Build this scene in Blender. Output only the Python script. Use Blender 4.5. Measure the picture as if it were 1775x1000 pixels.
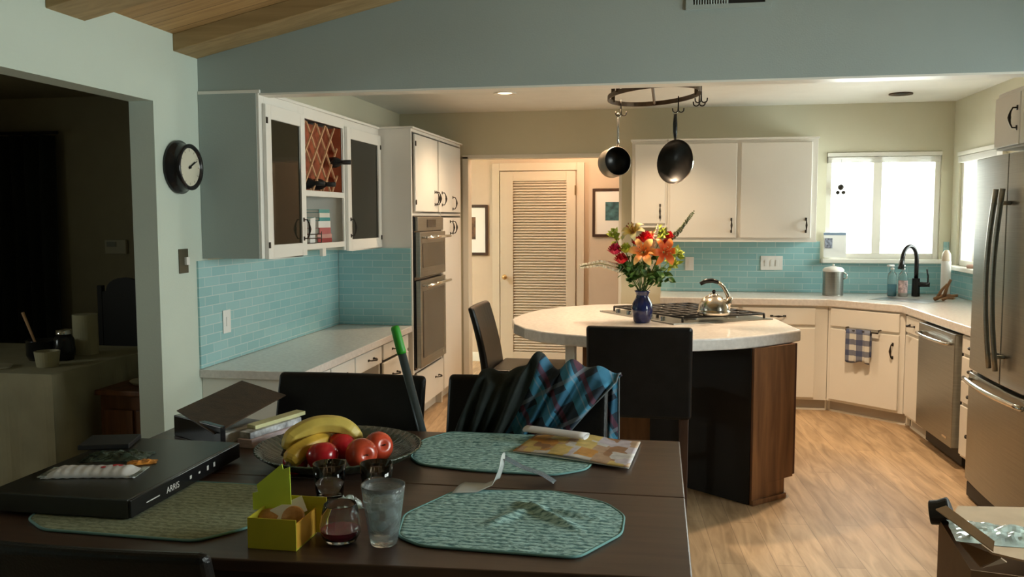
import bpy, bmesh, math, random
from mathutils import Vector, Matrix, noise
random.seed(7)
for o in list(bpy.data.objects): bpy.data.objects.remove(o)
SC = bpy.context.scene
COL = SC.collection
PI = math.pi

# ------------------------------------------------------------ camera, world, exposure, lights
EYE = Vector((0, 0, 1.565))
FPX, PITCH, YAW, ROLL = 1521.5, math.radians(4.627), math.radians(10.0), math.radians(-0.126)
cy, sy, cp, sp = math.cos(YAW), math.sin(YAW), math.cos(PITCH), math.sin(PITCH)
Fv = Vector((-sy*cp, cy*cp, -sp)); r0 = Vector((cy, sy, 0)); u0 = r0.cross(Fv)
rv = r0*math.cos(ROLL)+u0*math.sin(ROLL); uv = -r0*math.sin(ROLL)+u0*math.cos(ROLL)
cam = bpy.data.objects.new('camera', bpy.data.cameras.new('camera')); COL.objects.link(cam)
M = Matrix((rv, uv, -Fv)).transposed().to_4x4(); M.translation = EYE
cam.matrix_world = M
cam.data.sensor_width = 36; cam.data.lens = FPX*36/1775; cam.data.clip_start = 0.05
SC.camera = cam
SC.view_settings.view_transform = 'Standard'; SC.view_settings.look = 'None'
SC.view_settings.gamma = 1; SC.view_settings.use_curve_mapping = False
SC.view_settings.exposure = 0.14

W = bpy.data.worlds.new('world'); SC.world = W; W.use_nodes = True
bg = W.node_tree.nodes['Background']
bg.inputs[0].default_value = (0.90, 1.0, 0.95, 1); bg.inputs[1].default_value = 17.0

def light(name, kind, loc, power, color=(1, 1, 1), aim=None, size=0.1, size_y=None, spot=100, blend=.6, portal=False):
    d = bpy.data.lights.new(name, kind); o = bpy.data.objects.new(name, d); COL.objects.link(o)
    o.location = loc; d.energy = power; d.color = color
    if kind == 'AREA':
        d.shape = 'RECTANGLE'; d.size = size; d.size_y = size_y or size
        if portal: d.cycles.is_portal = True
    if kind == 'SPOT': d.spot_size = math.radians(spot); d.spot_blend = blend; d.shadow_soft_size = size
    if kind == 'POINT': d.shadow_soft_size = size
    if aim is not None:
        o.rotation_euler = (Vector(aim)-Vector(loc)).to_track_quat('-Z', 'Y').to_euler()
    return o
XL, XR, YB, ZC = -2.45, 2.35, 7.92, 2.52
# portals: daylight comes in through the windows and one added opening
light('portal_back', 'AREA', (1.79, YB+.14, 1.66), 1, aim=(1.79, 0, 1.66), size=.9, size_y=.9, portal=True)
light('portal_right', 'AREA', (XR+.14, 7.3, 1.66), 1, aim=(0, 7.3, 1.66), size=.9, size_y=.9, portal=True)
light('portal_dining', 'AREA', (3.04, 2.85, 1.6), 1, aim=(0, 2.85, 1.6), size=2.5, size_y=1.2, portal=True)
light('portal_added_opening', 'AREA', (-5.56, 2.2, 1.5), 1, aim=(0, 2.2, 1.5), size=.7, size_y=.7, portal=True)  # unseen opening, added to brighten the dark room
WARM = (1.0, .72, .46)
# light of the recessed lamps
for (x, y, e, sp_) in ((-.35, 5.35, 140, 90), (-1.24, 6.74, 60, 130), (1.15, 5.75, 150, 110), (-.1, 6.9, 50, 120)):
    light('downlight_glow', 'SPOT', (x, y, ZC-.03), e, WARM, aim=(x, y, 0), size=.05, spot=sp_, blend=.7)
light('hall_lamp_glow', 'POINT', (-.9, 8.6, 2.3), 20, (1, .62, .38), size=.08)

# ------------------------------------------------------------ helpers
class G:
    def __init__(s): s.bm = bmesh.new()
    def face(s, vs):
        try: s.bm.faces.new(vs)
        except ValueError: pass
    def hexa(s, p):
        v = [s.bm.verts.new(q) for q in p]
        for f in ((0, 3, 2, 1), (4, 5, 6, 7), (0, 1, 5, 4), (1, 2, 6, 5), (2, 3, 7, 6), (3, 0, 4, 7)): s.face([v[i] for i in f])
    def box(s, x0, y0, z0, x1, y1, z1):
        x0, x1 = sorted((x0, x1)); y0, y1 = sorted((y0, y1)); z0, z1 = sorted((z0, z1))
        s.hexa([(x0, y0, z0), (x1, y0, z0), (x1, y1, z0), (x0, y1, z0), (x0, y0, z1), (x1, y0, z1), (x1, y1, z1), (x0, y1, z1)]); return s
    def obox(s, c, size, rot=(0, 0, 0)):
        from mathutils import Euler
        R = Euler(rot).to_matrix(); c = Vector(c); a, b, h = size[0]/2, size[1]/2, size[2]/2
        s.hexa([c+R@Vector(q) for q in ((-a, -b, -h), (a, -b, -h), (a, b, -h), (-a, b, -h), (-a, -b, h), (a, -b, h), (a, b, h), (-a, b, h))]); return s
    def prism(s, poly, z0, z1):
        ar = sum(poly[i][0]*poly[(i+1) % len(poly)][1]-poly[(i+1) % len(poly)][0]*poly[i][1] for i in range(len(poly)))
        if ar < 0: poly = poly[::-1]
        a = [s.bm.verts.new((x, y, z0)) for x, y in poly]; b = [s.bm.verts.new((x, y, z1)) for x, y in poly]
        s.face(a[::-1]); s.face(b)
        for i in range(len(a)): j = (i+1) % len(a); s.face([a[i], a[j], b[j], b[i]])
        return s
    def cyl(s, p0, p1, r, r1=None, n=16, caps=True):
        r1 = r if r1 is None else r1
        p0, p1 = Vector(p0), Vector(p1); d = (p1-p0).normalized(); a = d.orthogonal().normalized(); b = d.cross(a)
        A = []; B = []
        for i in range(n):
            t = 2*PI*i/n; e = a*math.cos(t)+b*math.sin(t); A.append(s.bm.verts.new(p0+e*r)); B.append(s.bm.verts.new(p1+e*r1))
        for i in range(n): j = (i+1) % n; s.face([A[i], A[j], B[j], B[i]])
        if caps: s.face(A[::-1]); s.face(B)
        return s
    def lathe(s, prof, c=(0, 0, 0), n=32, M=None, flute=None, cap=False):
        c = Vector(c); rings = []
        for k, (r, z) in enumerate(prof):
            ring = []
            for i in range(n):
                t = 2*PI*i/n; rr = r*(flute(t, k) if flute else 1)
                q = Vector((rr*math.cos(t), rr*math.sin(t), z))
                if M is not None: q = M@q
                ring.append(s.bm.verts.new(c+q))
            rings.append(ring)
        for a, b in zip(rings, rings[1:]):
            for i in range(n): j = (i+1) % n; s.face([a[i], a[j], b[j], b[i]])
        if prof[0][0] < .0016 or cap: s.face(rings[0][::-1])
        if prof[-1][0] < .0016: s.face(rings[-1])
        return s
    def tube(s, pts, r, n=8, closed=False):
        pts = [Vector(p) for p in pts]; N = len(pts); rr = r if hasattr(r, '__len__') else [r]*N
        rings = []; up = None
        for i, p in enumerate(pts):
            if closed: d = pts[(i+1) % N]-pts[i-1]
            else: d = pts[min(i+1, N-1)]-pts[max(i-1, 0)]
            d.normalize()
            if up is None: up = d.orthogonal().normalized()
            a = (up-d*up.dot(d)).normalized(); up = a; b = d.cross(a)
            rings.append([s.bm.verts.new(p+(a*math.cos(2*PI*k/n)+b*math.sin(2*PI*k/n))*rr[i]) for k in range(n)])
        Q = list(zip(rings, rings[1:]))+([(rings[-1], rings[0])] if closed else [])
        for a, b in Q:
            for k in range(n): j = (k+1) % n; s.face([a[k], a[j], b[j], b[k]])
        if not closed: s.face(rings[0][::-1]); s.face(rings[-1])
        return s
    def grid(s, fn, nu, nv):
        V = [[s.bm.verts.new(fn(i/nu, j/nv)) for j in range(nv+1)] for i in range(nu+1)]
        for i in range(nu):
            for j in range(nv): s.face([V[i][j], V[i+1][j], V[i+1][j+1], V[i][j+1]])
        return s
    def sph(s, c, r, sc=(1, 1, 1), n=16, M=None):
        m = n//2
        return s.lathe([(max(r*math.sin(PI*k/m), 1e-5 if 0 < k < m else 1e-5), -r*math.cos(PI*k/m)) for k in range(m+1)], c, n,
                       (M if M is not None else Matrix.Identity(3))@Matrix.Diagonal(Vector(sc)))
    def fbox(s, F, s0, s1, z0, z1, o0, o1):
        s.hexa([F.P(a, z, o) for z in (z0, z1) for a, o in ((s0, o0), (s1, o0), (s1, o1), (s0, o1))]); return s
    def build(s, name, mat, parent=None, smooth=False, bevel=0, solid=0, sub=0, seg=2, world=None):
        bm = s.bm
        bmesh.ops.remove_doubles(bm, verts=bm.verts, dist=1e-6)
        bmesh.ops.recalc_face_normals(bm, faces=bm.faces)
        me = bpy.data.meshes.new(name); bm.to_mesh(me); bm.free()
        me.materials.append(mat)
        if smooth:
            for p in me.polygons: p.use_smooth = True
        o = bpy.data.objects.new(name, me); COL.objects.link(o)
        if parent is not None:
            o.parent = parent
            if parent.get('_w') is not None: o.matrix_parent_inverse = (Matrix.Translation(parent.location)@Matrix.Rotation(parent.rotation_euler.z, 4, 'Z')).inverted()
        if solid: m = o.modifiers.new('s', 'SOLIDIFY'); m.thickness = solid; m.offset = 0
        if bevel:
            m = o.modifiers.new('b', 'BEVEL'); m.width = bevel; m.segments = seg; m.limit_method = 'ANGLE'; m.angle_limit = math.radians(40); m.harden_normals = False
        if sub: m = o.modifiers.new('d', 'SUBSURF'); m.levels = sub; m.render_levels = sub
        return o
class Face:
    def __init__(s, a, b, n_right=True):
        s.a = Vector((a[0], a[1], 0)); d = Vector((b[0]-a[0], b[1]-a[1], 0)); s.L = d.length; s.d = d.normalized()
        s.n = Vector((s.d.y, -s.d.x, 0)) if n_right else Vector((-s.d.y, s.d.x, 0))
    def P(s, t, z, o): return s.a+s.d*t+s.n*o+Vector((0, 0, z))
WORLD = []
def tag(o, label, cat, group=None, kind=None):
    if label: o['label'] = label
    if cat: o['category'] = cat
    if group: o['group'] = group
    if kind: o['kind'] = kind
    return o
def thing(name, label, cat, loc=(0, 0, 0), rotz=0, group=None, local=False):
    o = bpy.data.objects.new(name, None); COL.objects.link(o); o.empty_display_size = .05
    o.location = loc; o.rotation_euler = (0, 0, rotz)
    if not local: o['_w'] = 1; WORLD.append(o)
    return tag(o, label, cat, group)
def struct(o): o['kind'] = 'structure'; return o
def text_mesh(name, body, size, mat, parent, Mx, ext=.0004):
    cu = bpy.data.curves.new(name, 'FONT'); cu.body = body; cu.size = size; cu.extrude = ext; cu.align_x = 'CENTER'; cu.align_y = 'CENTER'
    t = bpy.data.objects.new(name, cu); COL.objects.link(t)
    me = bpy.data.meshes.new_from_object(t.evaluated_get(bpy.context.evaluated_depsgraph_get()))
    bpy.data.objects.remove(t); me.transform(Mx); me.materials.clear(); me.materials.append(mat)
    o = bpy.data.objects.new(name, me); COL.objects.link(o); o.parent = parent
    if parent.get('_w') is not None: o.matrix_parent_inverse = (Matrix.Translation(parent.location)@Matrix.Rotation(parent.rotation_euler.z, 4, 'Z')).inverted()
    return o

# ------------------------------------------------------------ materials
def newmat(name):
    m = bpy.data.materials.new(name); m.use_nodes = True
    return m, m.node_tree, m.node_tree.nodes['Principled BSDF']
def N(nt, t, **k):
    n = nt.nodes.new(t)
    for a, b in k.items(): setattr(n, a, b)
    return n
def mat(name, col, rough=.5, metal=0, var=.06, scale=6, bump=0, bscale=60, stretch=(1, 1, 1), spec=.5, coat=0, trans=0, ior=1.45, emit=None, es=0, alpha=1):
    m, nt, b = newmat(name)
    b.inputs['Roughness'].default_value = rough; b.inputs['Metallic'].default_value = metal
    b.inputs['Specular IOR Level'].default_value = spec; b.inputs['IOR'].default_value = ior
    b.inputs['Coat Weight'].default_value = coat; b.inputs['Transmission Weight'].default_value = trans
    b.inputs['Alpha'].default_value = alpha
    tc = N(nt, 'ShaderNodeTexCoord'); mp = N(nt, 'ShaderNodeMapping'); mp.inputs['Scale'].default_value = stretch
    nt.links.new(tc.outputs['Object'], mp.inputs[0])
    if var:
        nz = N(nt, 'ShaderNodeTexNoise'); nz.inputs['Scale'].default_value = scale; nz.inputs['Detail'].default_value = 6
        nt.links.new(mp.outputs[0], nz.inputs[0])
        rp = N(nt, 'ShaderNodeValToRGB'); e = rp.color_ramp.elements
        e[0].position = .3; e[1].position = .7
        e[0].color = [max(0, c*(1-var)) for c in col]+[1]; e[1].color = [min(1, c*(1+var)) for c in col]+[1]
        nt.links.new(nz.outputs[0], rp.inputs[0]); nt.links.new(rp.outputs[0], b.inputs['Base Color'])
    else: b.inputs['Base Color'].default_value = (*col, 1)
    if bump:
        n2 = N(nt, 'ShaderNodeTexNoise'); n2.inputs['Scale'].default_value = bscale; n2.inputs['Detail'].default_value = 4
        nt.links.new(mp.outputs[0], n2.inputs[0])
        bp = N(nt, 'ShaderNodeBump'); bp.inputs['Strength'].default_value = bump; bp.inputs['Distance'].default_value = .01
        nt.links.new(n2.outputs[0], bp.inputs['Height']); nt.links.new(bp.outputs[0], b.inputs['Normal'])
    if emit: b.inputs['Emission Color'].default_value = (*emit, 1); b.inputs['Emission Strength'].default_value = es
    return m
def grain(name, c0, c1, rough, axis=(8, 8, .6), scale=3, bump=.05, coat=0):
    m, nt, b = newmat(name); b.inputs['Roughness'].default_value = rough; b.inputs['Coat Weight'].default_value = coat
    b.inputs['Coat Roughness'].default_value = .15
    tc = N(nt, 'ShaderNodeTexCoord'); mp = N(nt, 'ShaderNodeMapping'); mp.inputs['Scale'].default_value = axis
    nt.links.new(tc.outputs['Object'], mp.inputs[0])
    nz = N(nt, 'ShaderNodeTexNoise'); nz.inputs['Scale'].default_value = scale; nz.inputs['Detail'].default_value = 8; nz.inputs['Distortion'].default_value = .6
    nt.links.new(mp.outputs[0], nz.inputs[0])
    rp = N(nt, 'ShaderNodeValToRGB'); e = rp.color_ramp.elements; e[0].position = .32; e[1].position = .7
    e[0].color = (*c0, 1); e[1].color = (*c1, 1)
    nt.links.new(nz.outputs[0], rp.inputs[0]); nt.links.new(rp.outputs[0], b.inputs['Base Color'])
    bp = N(nt, 'ShaderNodeBump'); bp.inputs['Strength'].default_value = bump; bp.inputs['Distance'].default_value = .004
    nt.links.new(nz.outputs[0], bp.inputs['Height']); nt.links.new(bp.outputs[0], b.inputs['Normal'])
    return m
def brick(name, c1, c2, mortar, uvw, bw, bh, msize=.004, rough=.15, rot=0, off=.5, noise_amt=0, bump=.3, coat=0, nstretch=(1.2, 22, 1)):
    """uvw: which object axes run along and across the courses"""
    m, nt, b = newmat(name); b.inputs['Roughness'].default_value = rough; b.inputs['Coat Weight'].default_value = coat
    tc = N(nt, 'ShaderNodeTexCoord'); sx = N(nt, 'ShaderNodeSeparateXYZ'); cx = N(nt, 'ShaderNodeCombineXYZ')
    nt.links.new(tc.outputs['Object'], sx.inputs[0])
    nt.links.new(sx.outputs[uvw[0]], cx.inputs[0]); nt.links.new(sx.outputs[uvw[1]], cx.inputs[1])
    mp = N(nt, 'ShaderNodeMapping'); mp.inputs['Rotation'].default_value = (0, 0, rot)
    nt.links.new(cx.outputs[0], mp.inputs[0])
    bk = N(nt, 'ShaderNodeTexBrick'); bk.offset = off
    bk.inputs['Color1'].default_value = (*c1, 1); bk.inputs['Color2'].default_value = (*c2, 1); bk.inputs['Mortar'].default_value = (*mortar, 1)
    bk.inputs['Scale'].default_value = 1; bk.inputs['Mortar Size'].default_value = msize; bk.inputs['Mortar Smooth'].default_value = .2
    bk.inputs['Brick Width'].default_value = bw; bk.inputs['Row Height'].default_value = bh
    nt.links.new(mp.outputs[0], bk.inputs[0])
    out = bk.outputs[0]
    if noise_amt:
        mp2 = N(nt, 'ShaderNodeMapping'); mp2.inputs['Scale'].default_value = nstretch
        nt.links.new(mp.outputs[0], mp2.inputs[0])
        nz = N(nt, 'ShaderNodeTexNoise'); nz.inputs['Scale'].default_value = 2.2; nz.inputs['Detail'].default_value = 8; nz.inputs['Distortion'].default_value = .8
        nt.links.new(mp2.outputs[0], nz.inputs[0])
        rp = N(nt, 'ShaderNodeValToRGB'); e = rp.color_ramp.elements; e[0].position = .3; e[1].position = .7
        lo = 1-noise_amt; e[0].color = (lo, lo*.94, lo*.86, 1); e[1].color = (1, 1, 1, 1)
        nt.links.new(nz.outputs[0], rp.inputs[0])
        mx = N(nt, 'ShaderNodeMix', data_type='RGBA', blend_type='MULTIPLY'); mx.inputs[0].default_value = 1
        nt.links.new(out, mx.inputs[6]); nt.links.new(rp.outputs[0], mx.inputs[7]); out = mx.outputs[2]
    nt.links.new(out, b.inputs['Base Color'])
    bp = N(nt, 'ShaderNodeBump'); bp.inputs['Strength'].default_value = bump; bp.inputs['Distance'].default_value = .002; bp.invert = True
    nt.links.new(bk.outputs['Fac'], bp.inputs['Height']); nt.links.new(bp.outputs[0], b.inputs['Normal'])
    return m
def glass(name, col=(1, 1, 1), rough=0, ior=1.45):
    m, nt, b = newmat(name); b.inputs['Base Color'].default_value = (*col, 1)
    b.inputs['Transmission Weight'].default_value = 1; b.inputs['Roughness'].default_value = rough; b.inputs['IOR'].default_value = ior
    return m
def pane(name, col=(1, 1, 1)):
    """thin window glass: mostly clear, a little mirror"""
    m, nt, b = newmat(name); nt.nodes.remove(b)
    t = N(nt, 'ShaderNodeBsdfTransparent'); t.inputs[0].default_value = (*col, 1)
    g = N(nt, 'ShaderNodeBsdfGlossy'); g.inputs['Roughness'].default_value = .02
    f = N(nt, 'ShaderNodeFresnel'); f.inputs[0].default_value = 1.5
    mx = N(nt, 'ShaderNodeMixShader'); nt.links.new(f.outputs[0], mx.inputs[0]); nt.links.new(t.outputs[0], mx.inputs[1]); nt.links.new(g.outputs[0], mx.inputs[2])
    nt.links.new(mx.outputs[0], nt.nodes['Material Output'].inputs[0])
    return m
def plaid(name, c, stripes, scale=1.0, axes=(0, 2), tilt=0):
    """woven plaid: crossing wave bands"""
    m, nt, b = newmat(name); b.inputs['Roughness'].default_value = .85
    tc = N(nt, 'ShaderNodeTexCoord'); sx = N(nt, 'ShaderNodeSeparateXYZ'); mpp = N(nt, 'ShaderNodeMapping'); mpp.inputs['Rotation'].default_value = (0, tilt, 0); nt.links.new(tc.outputs['Object'], mpp.inputs[0]); nt.links.new(mpp.outputs[0], sx.inputs[0])
    cur = None
    base = N(nt, 'ShaderNodeRGB'); base.outputs[0].default_value = (*c, 1); cur = base.outputs[0]
    for ax, per, ph, wid, colr, amt in stripes:
        a = N(nt, 'ShaderNodeMath', operation='MULTIPLY_ADD'); a.inputs[1].default_value = 1/per*scale; a.inputs[2].default_value = ph+50
        nt.links.new(sx.outputs[ax], a.inputs[0])
        fr = N(nt, 'ShaderNodeMath', operation='FRACT'); nt.links.new(a.outputs[0], fr.inputs[0])
        lt = N(nt, 'ShaderNodeMath', operation='LESS_THAN'); lt.inputs[1].default_value = wid; nt.links.new(fr.outputs[0], lt.inputs[0])
        ml = N(nt, 'ShaderNodeMath', operation='MULTIPLY'); ml.inputs[1].default_value = amt; nt.links.new(lt.outputs[0], ml.inputs[0])
        mx = N(nt, 'ShaderNodeMix', data_type='RGBA'); nt.links.new(ml.outputs[0], mx.inputs[0]); nt.links.new(cur, mx.inputs[6]); mx.inputs[7].default_value = (*colr, 1)
        cur = mx.outputs[2]
    nt.links.new(cur, b.inputs['Base Color'])
    return m
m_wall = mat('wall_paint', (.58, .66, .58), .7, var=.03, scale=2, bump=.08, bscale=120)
m_wall_shaded = mat('wall_paint_shaded', (.36, .42, .40), .75, var=.03, scale=2, bump=.08, bscale=120)  # wall paint darkened; the dimmer light on the header is in the colour
m_kwall = mat('kitchen_wall_paint', (.66, .635, .49), .6, var=.03, scale=2, bump=.05, bscale=120)
m_hall = mat('hall_paint', (.58, .47, .36), .7, var=.03)
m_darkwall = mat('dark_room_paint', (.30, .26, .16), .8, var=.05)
m_ceil = mat('ceiling_paint', (.80, .80, .74), .7, var=.02)
m_trim = mat('trim_paint', (.82, .80, .72), .4, var=.02)
m_cab = mat('cabinet_paint', (.80, .785, .73), .38, var=.02, scale=3)
m_cabin = mat('cabinet_inside', (.55, .52, .46), .5, var=.03)
m_floor = brick('oak_floor', (.66, .47, .285), (.50, .345, .20), (.30, .20, .12), (1, 0), 1.5, .13, .0015, .52, rot=math.radians(4), off=.37, noise_amt=.45, bump=.15, coat=0, nstretch=(1.3, 9, 1))
m_plank = brick('ceiling_planks', (.60, .38, .16), (.50, .31, .13), (.20, .12, .05), (0, 1), 3.0, .14, .003, .6, noise_amt=.3)
m_beam = grain('beam_wood', (.30, .20, .085), (.46, .32, .15), .6, (.6, 8, 8))
m_tileL = brick('glass_tile_left', (.27, .52, .55), (.33, .58, .60), (.50, .66, .66), (1, 2), .155, .052, .003, .22, bump=.35)
m_tileB = brick('glass_tile_back', (.27, .52, .55), (.33, .58, .60), (.50, .66, .66), (0, 2), .155, .052, .003, .22, bump=.35)
m_quartz = mat('quartz_counter', (.70, .67, .64), .22, var=.09, scale=45, coat=.2)
m_steel = mat('stainless_steel', (.33, .335, .31), .34, 1, var=.08, scale=3, stretch=(1, 1, 60))
m_chrome = mat('polished_steel', (.72, .70, .66), .14, 1, var=0)
m_black = mat('black_gloss', (.012, .012, .013), .2, var=0)
m_blackmat = mat('black_matt', (.015, .015, .015), .55, var=.1)
m_iron = mat('dark_iron', (.03, .024, .018), .45, .6, var=.1)
m_bronze = mat('bronze_rack', (.10, .065, .04), .4, .8, var=.2, scale=20)
m_leather = mat('black_leather', (.008, .0078, .0076), .34, var=.2, scale=12, bump=.12, bscale=160, spec=.3)
m_leg = grain('dark_leg_wood', (.035, .015, .008), (.06, .026, .013), .4)
m_table = grain('espresso_table', (.050, .028, .019), (.082, .048, .032), .33, (.8, 10, 8), 3, .04)
m_island = grain('island_walnut', (.13, .050, .018), (.27, .120, .045), .38, (7, 7, .7), 3, .05)
m_white = mat('white_plastic', (.80, .80, .77), .35, var=0)
m_glassdark = mat('smoked_cabinet_glass', (.020, .019, .012), .05, var=0, spec=.28)
m_glass = glass('clear_glass'); m_pane = pane('window_pane')
m_water = glass('water', (.93, .97, 1), 0, 1.33)
m_wine = mat('berry_red', (.22, .01, .03), .2, var=.2)

# ------------------------------------------------------------ room shell
T = .13
def wallmesh(name, m, boxes, bevel=0):
    g = G()
    for b in boxes: g.box(*b)
    return struct(g.build(name, m, bevel=bevel))
wallmesh('floor', m_floor, [(-5.7, -2.2, -.08, 3.2, 9.5, 0)])
# left wall with the wide opening (Y 1.4..3.93, up to z 2.13); header of kitchen hangs at Y 4.35
wallmesh('wall_left_kitchen', m_kwall, [(XL-T, 4.40, 0, XL-.001, YB+T, 3.6)])
wallmesh('wall_left', m_wall, [(XL-T, 3.93, 0, XL, 4.3995, 3.6), (XL-T, -2.1, 2.13, XL, 3.93, 3.6), (XL-T, -2.1, 0, XL, 1.2, 2.13)])
wallmesh('wall_middle', m_wall_shaded, [(XL, 4.35, 2.215, 3.0, 4.47, 4.2)])
wallmesh('wall_back', m_kwall, [
    (XL, YB, 0, -1.81, YB+T, ZC), (-1.81, YB, 2.12, -.41, YB+T, ZC), (-.41, YB, 0, 1.34, YB+T, ZC),
    (1.34, YB, 0, 2.26, YB+T, 1.205), (1.34, YB, 2.11, 2.26, YB+T, ZC), (2.26, YB, 0, XR+T, YB+T, ZC)])
wallmesh('wall_right', m_kwall, [
    (XR, 4.47, 0, XR+T, 6.85, ZC), (XR, 6.85, 0, XR+T, 7.76, 1.165), (XR, 6.85, 2.09, XR+T, 7.76, ZC), (XR, 7.76, 0, XR+T, YB, ZC)])
wallmesh('ceiling', m_ceil, [(XL, 4.47, ZC, XR, YB, ZC+.1)])
# dining room shell
wallmesh('wall_dining_right', m_wall, [(3.0, -2.1, 0, 3.0+T, 1.6, 4.4), (3.0, 4.1, 0, 3.0+T, 4.47, 4.4), (3.0, 1.6, 0, 3.0+T, 4.1, 1.0), (3.0, 1.6, 2.2, 3.0+T, 4.1, 4.4), (XR, 4.35, 0, 3.0, 4.47, 2.215)])
wallmesh('wall_behind', m_wall, [(XL, -2.2, 0, 3.13, -2.08, 4.4)])
sl = .225
g = G(); x0, x1 = XL-T, 3.2
zc0 = lambda x: 2.485+sl*(x-XL)
g.hexa([(x0, -2.2, zc0(x0)), (x1, -2.2, zc0(x1)), (x1, 4.35, zc0(x1)), (x0, 4.35, zc0(x0)), (x0, -2.2, zc0(x0)+.1), (x1, -2.2, zc0(x1)+.1), (x1, 4.35, zc0(x1)+.1), (x0, 4.35, zc0(x0)+.1)])
struct(g.build('ceiling', m_plank))
for k, (ya, yb) in enumerate(((4.12, 4.348), (3.20, 3.44), (2.1, 2.34))):
    g = G(); d = .085
    g.hexa([(XL, ya, zc0(XL)-d), (2.99, ya, zc0(2.99)-d), (2.99, yb, zc0(2.99)-d), (XL, yb, zc0(XL)-d), (XL, ya, zc0(XL)), (2.99, ya, zc0(2.99)), (2.99, yb, zc0(2.99)), (XL, yb, zc0(XL))])
    struct(g.build('trim_%d' % (k+1), m_beam, bevel=.004))
# dark living room beyond the opening
DX = -5.5
wallmesh('wall_dark_room', m_darkwall, [(DX, 6.2, 0, XL-T, 6.3, 2.5), (DX-.1, .3, 0, DX, 1.85, 2.5), (DX-.1, 2.55, 0, DX, 6.3, 2.5), (DX-.1, 1.85, 0, DX, 2.55, 1.3), (DX-.1, 1.85, 1.75, DX, 2.55, 2.5), (DX, .3, 0, XL-T, .4, 2.5)])  # left side holds an unseen opening, added to let in more daylight
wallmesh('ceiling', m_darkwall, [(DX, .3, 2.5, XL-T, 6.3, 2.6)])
# hall beyond the doorway
wallmesh('wall_hall', m_hall, [(-3.2, 9.3, 0, 1.2, 9.4, 2.5), (-3.3, YB+T, 0, -3.2, 9.4, 2.5), (1.2, YB+T, 0, 1.3, 9.4, 2.5)])
wallmesh('ceiling', m_ceil, [(-3.3, YB+T, 2.5, 1.3, 9.4, 2.6)])
# doorway lining, white
wallmesh('trim_4', m_trim, [(-1.855, YB-.012, 0, -1.80, YB+T, 2.12), (-1.855, YB-.012, 2.10, -.40, YB+T, 2.135), (-.425, YB-.006, 0, -.40, YB+T, 2.12)], .002)
wallmesh('baseboard_back', m_trim, [(-.39, YB-.014, 0, -.05, YB, .09)], .003)
wallmesh('baseboard_hall', m_trim, [(-3.2, 9.284, 0, -1.86, 9.3, .10), (-.86, 9.284, 0, 1.2, 9.3, .10)], .003)
# pale sheet under the header; its lit underside is put into the colour
wallmesh('trim_5', m_trim, [(-2.11, 4.352, 2.205, 3.0, 4.468, 2.2155)])

def make_window(n, F, s0, s1, z0, z1, th, post):
    w = thing('window_%d' % n, None, None); w['kind'] = 'structure'
    g = G(); f = .045
    g.fbox(F, s0, s0+f, z0, z1, -th, -.02).fbox(F, s1-f, s1, z0, z1, -th, -.02).fbox(F, s0+f, s1-f, z1-f, z1, -th, -.02).fbox(F, s0+f, s1-f, z0, z0+f, -th, -.02)
    mid = s0+(s1-s0)*post
    g.fbox(F, mid-.035, mid+.035, z0+f, z1-f, -th+.01, -.03)
    g.build('window_frame', m_trim, w, bevel=.004)
    for a, b in ((s0+f, mid-.035), (mid+.035, s1-f)):
        gg = G(); gg.fbox(F, a, b, z0+f, z1-f, -th+.035, -th+.04); gg.build('pane', m_pane, w)
    g = G(); g.fbox(F, s0-.03, s1+.03, z0-.035, z0, -.02, .075); g.build('window_sill', m_trim, w, bevel=.006)
    return w
FB = Face((1.34, YB), (2.26, YB))           # normal towards the room (-Y)
w1 = make_window(1, FB, 0, .92, 1.205, 2.11, T, .46)
FR = Face((XR, 7.76), (XR, 6.85))           # normal towards -X
w2 = make_window(2, FR, 0, .91, 1.165, 2.09, T, .35)
FD = Face((3.0, 4.1), (3.0, 1.6))
w3 = make_window(3, FD, 0, 2.5, 1.0, 2.2, T, .5)
for w, F, s0, s1, z in ((w1, FB, 0, .92, 2.11), (w2, FR, 0, .91, 2.09)):
    g = G(); g.fbox(F, s0+.004, s1-.004, z-.035, z-.003, -.018, .02)
    for k in range(9): g.fbox(F, s0+.01, s1-.01, z-.045-k*.0055, z-.0415-k*.0055, -.016, .018)
    bl = g.build('raised_blind', m_trim, w)
# wall corner casing beside the right window
wallmesh('trim_6', m_trim, [(XR-.03, 6.74, 1.165, XR, 6.85, 2.3)], .003)
# patio outside the back window
g = G(); g.box(2.10, 8.6, 0, 2.27, 8.77, 2.7); g.box(-1, 8.6+1.0, 2.55, 4.5, 8.8+1.0, 2.75)
po = g.build('patio_post', mat('outdoor_white', (.75, .70, .66), .7), bevel=.005); tag(po, 'white patio post standing outside the back kitchen window', 'post')

# ------------------------------------------------------------ backsplashes
tag(G().box(XL, 4.28, .762, XL+.010, 6.288, 1.338).build('backsplash', m_tileL), 'blue glass brick tile backsplash on the left wall above the desk counter', 'backsplash')
tag(G().box(XL+.012, 6.29, .762, -1.875, 6.299, 1.338).build('backsplash', m_tileB), 'blue glass tile panel on the side of the tall oven cabinet', 'backsplash')
g = G(); g.box(-.05, YB-.010, .912, 1.30, YB-.001, 1.354).box(1.30, YB-.010, .912, XR-.012, YB-.001, 1.168).box(2.295, YB-.010, 1.21, XR-.012, YB-.001, 1.354)
tag(g.build('backsplash', m_tileB), 'blue glass tile backsplash along the back counter below the upper cabinets', 'backsplash')
g = G(); g.box(XR-.010, 5.3, .912, XR-.001, YB-.012, 1.128)
tag(g.build('backsplash', m_tileL), 'green blue glass tile strip on the right wall below the side window', 'backsplash')

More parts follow.
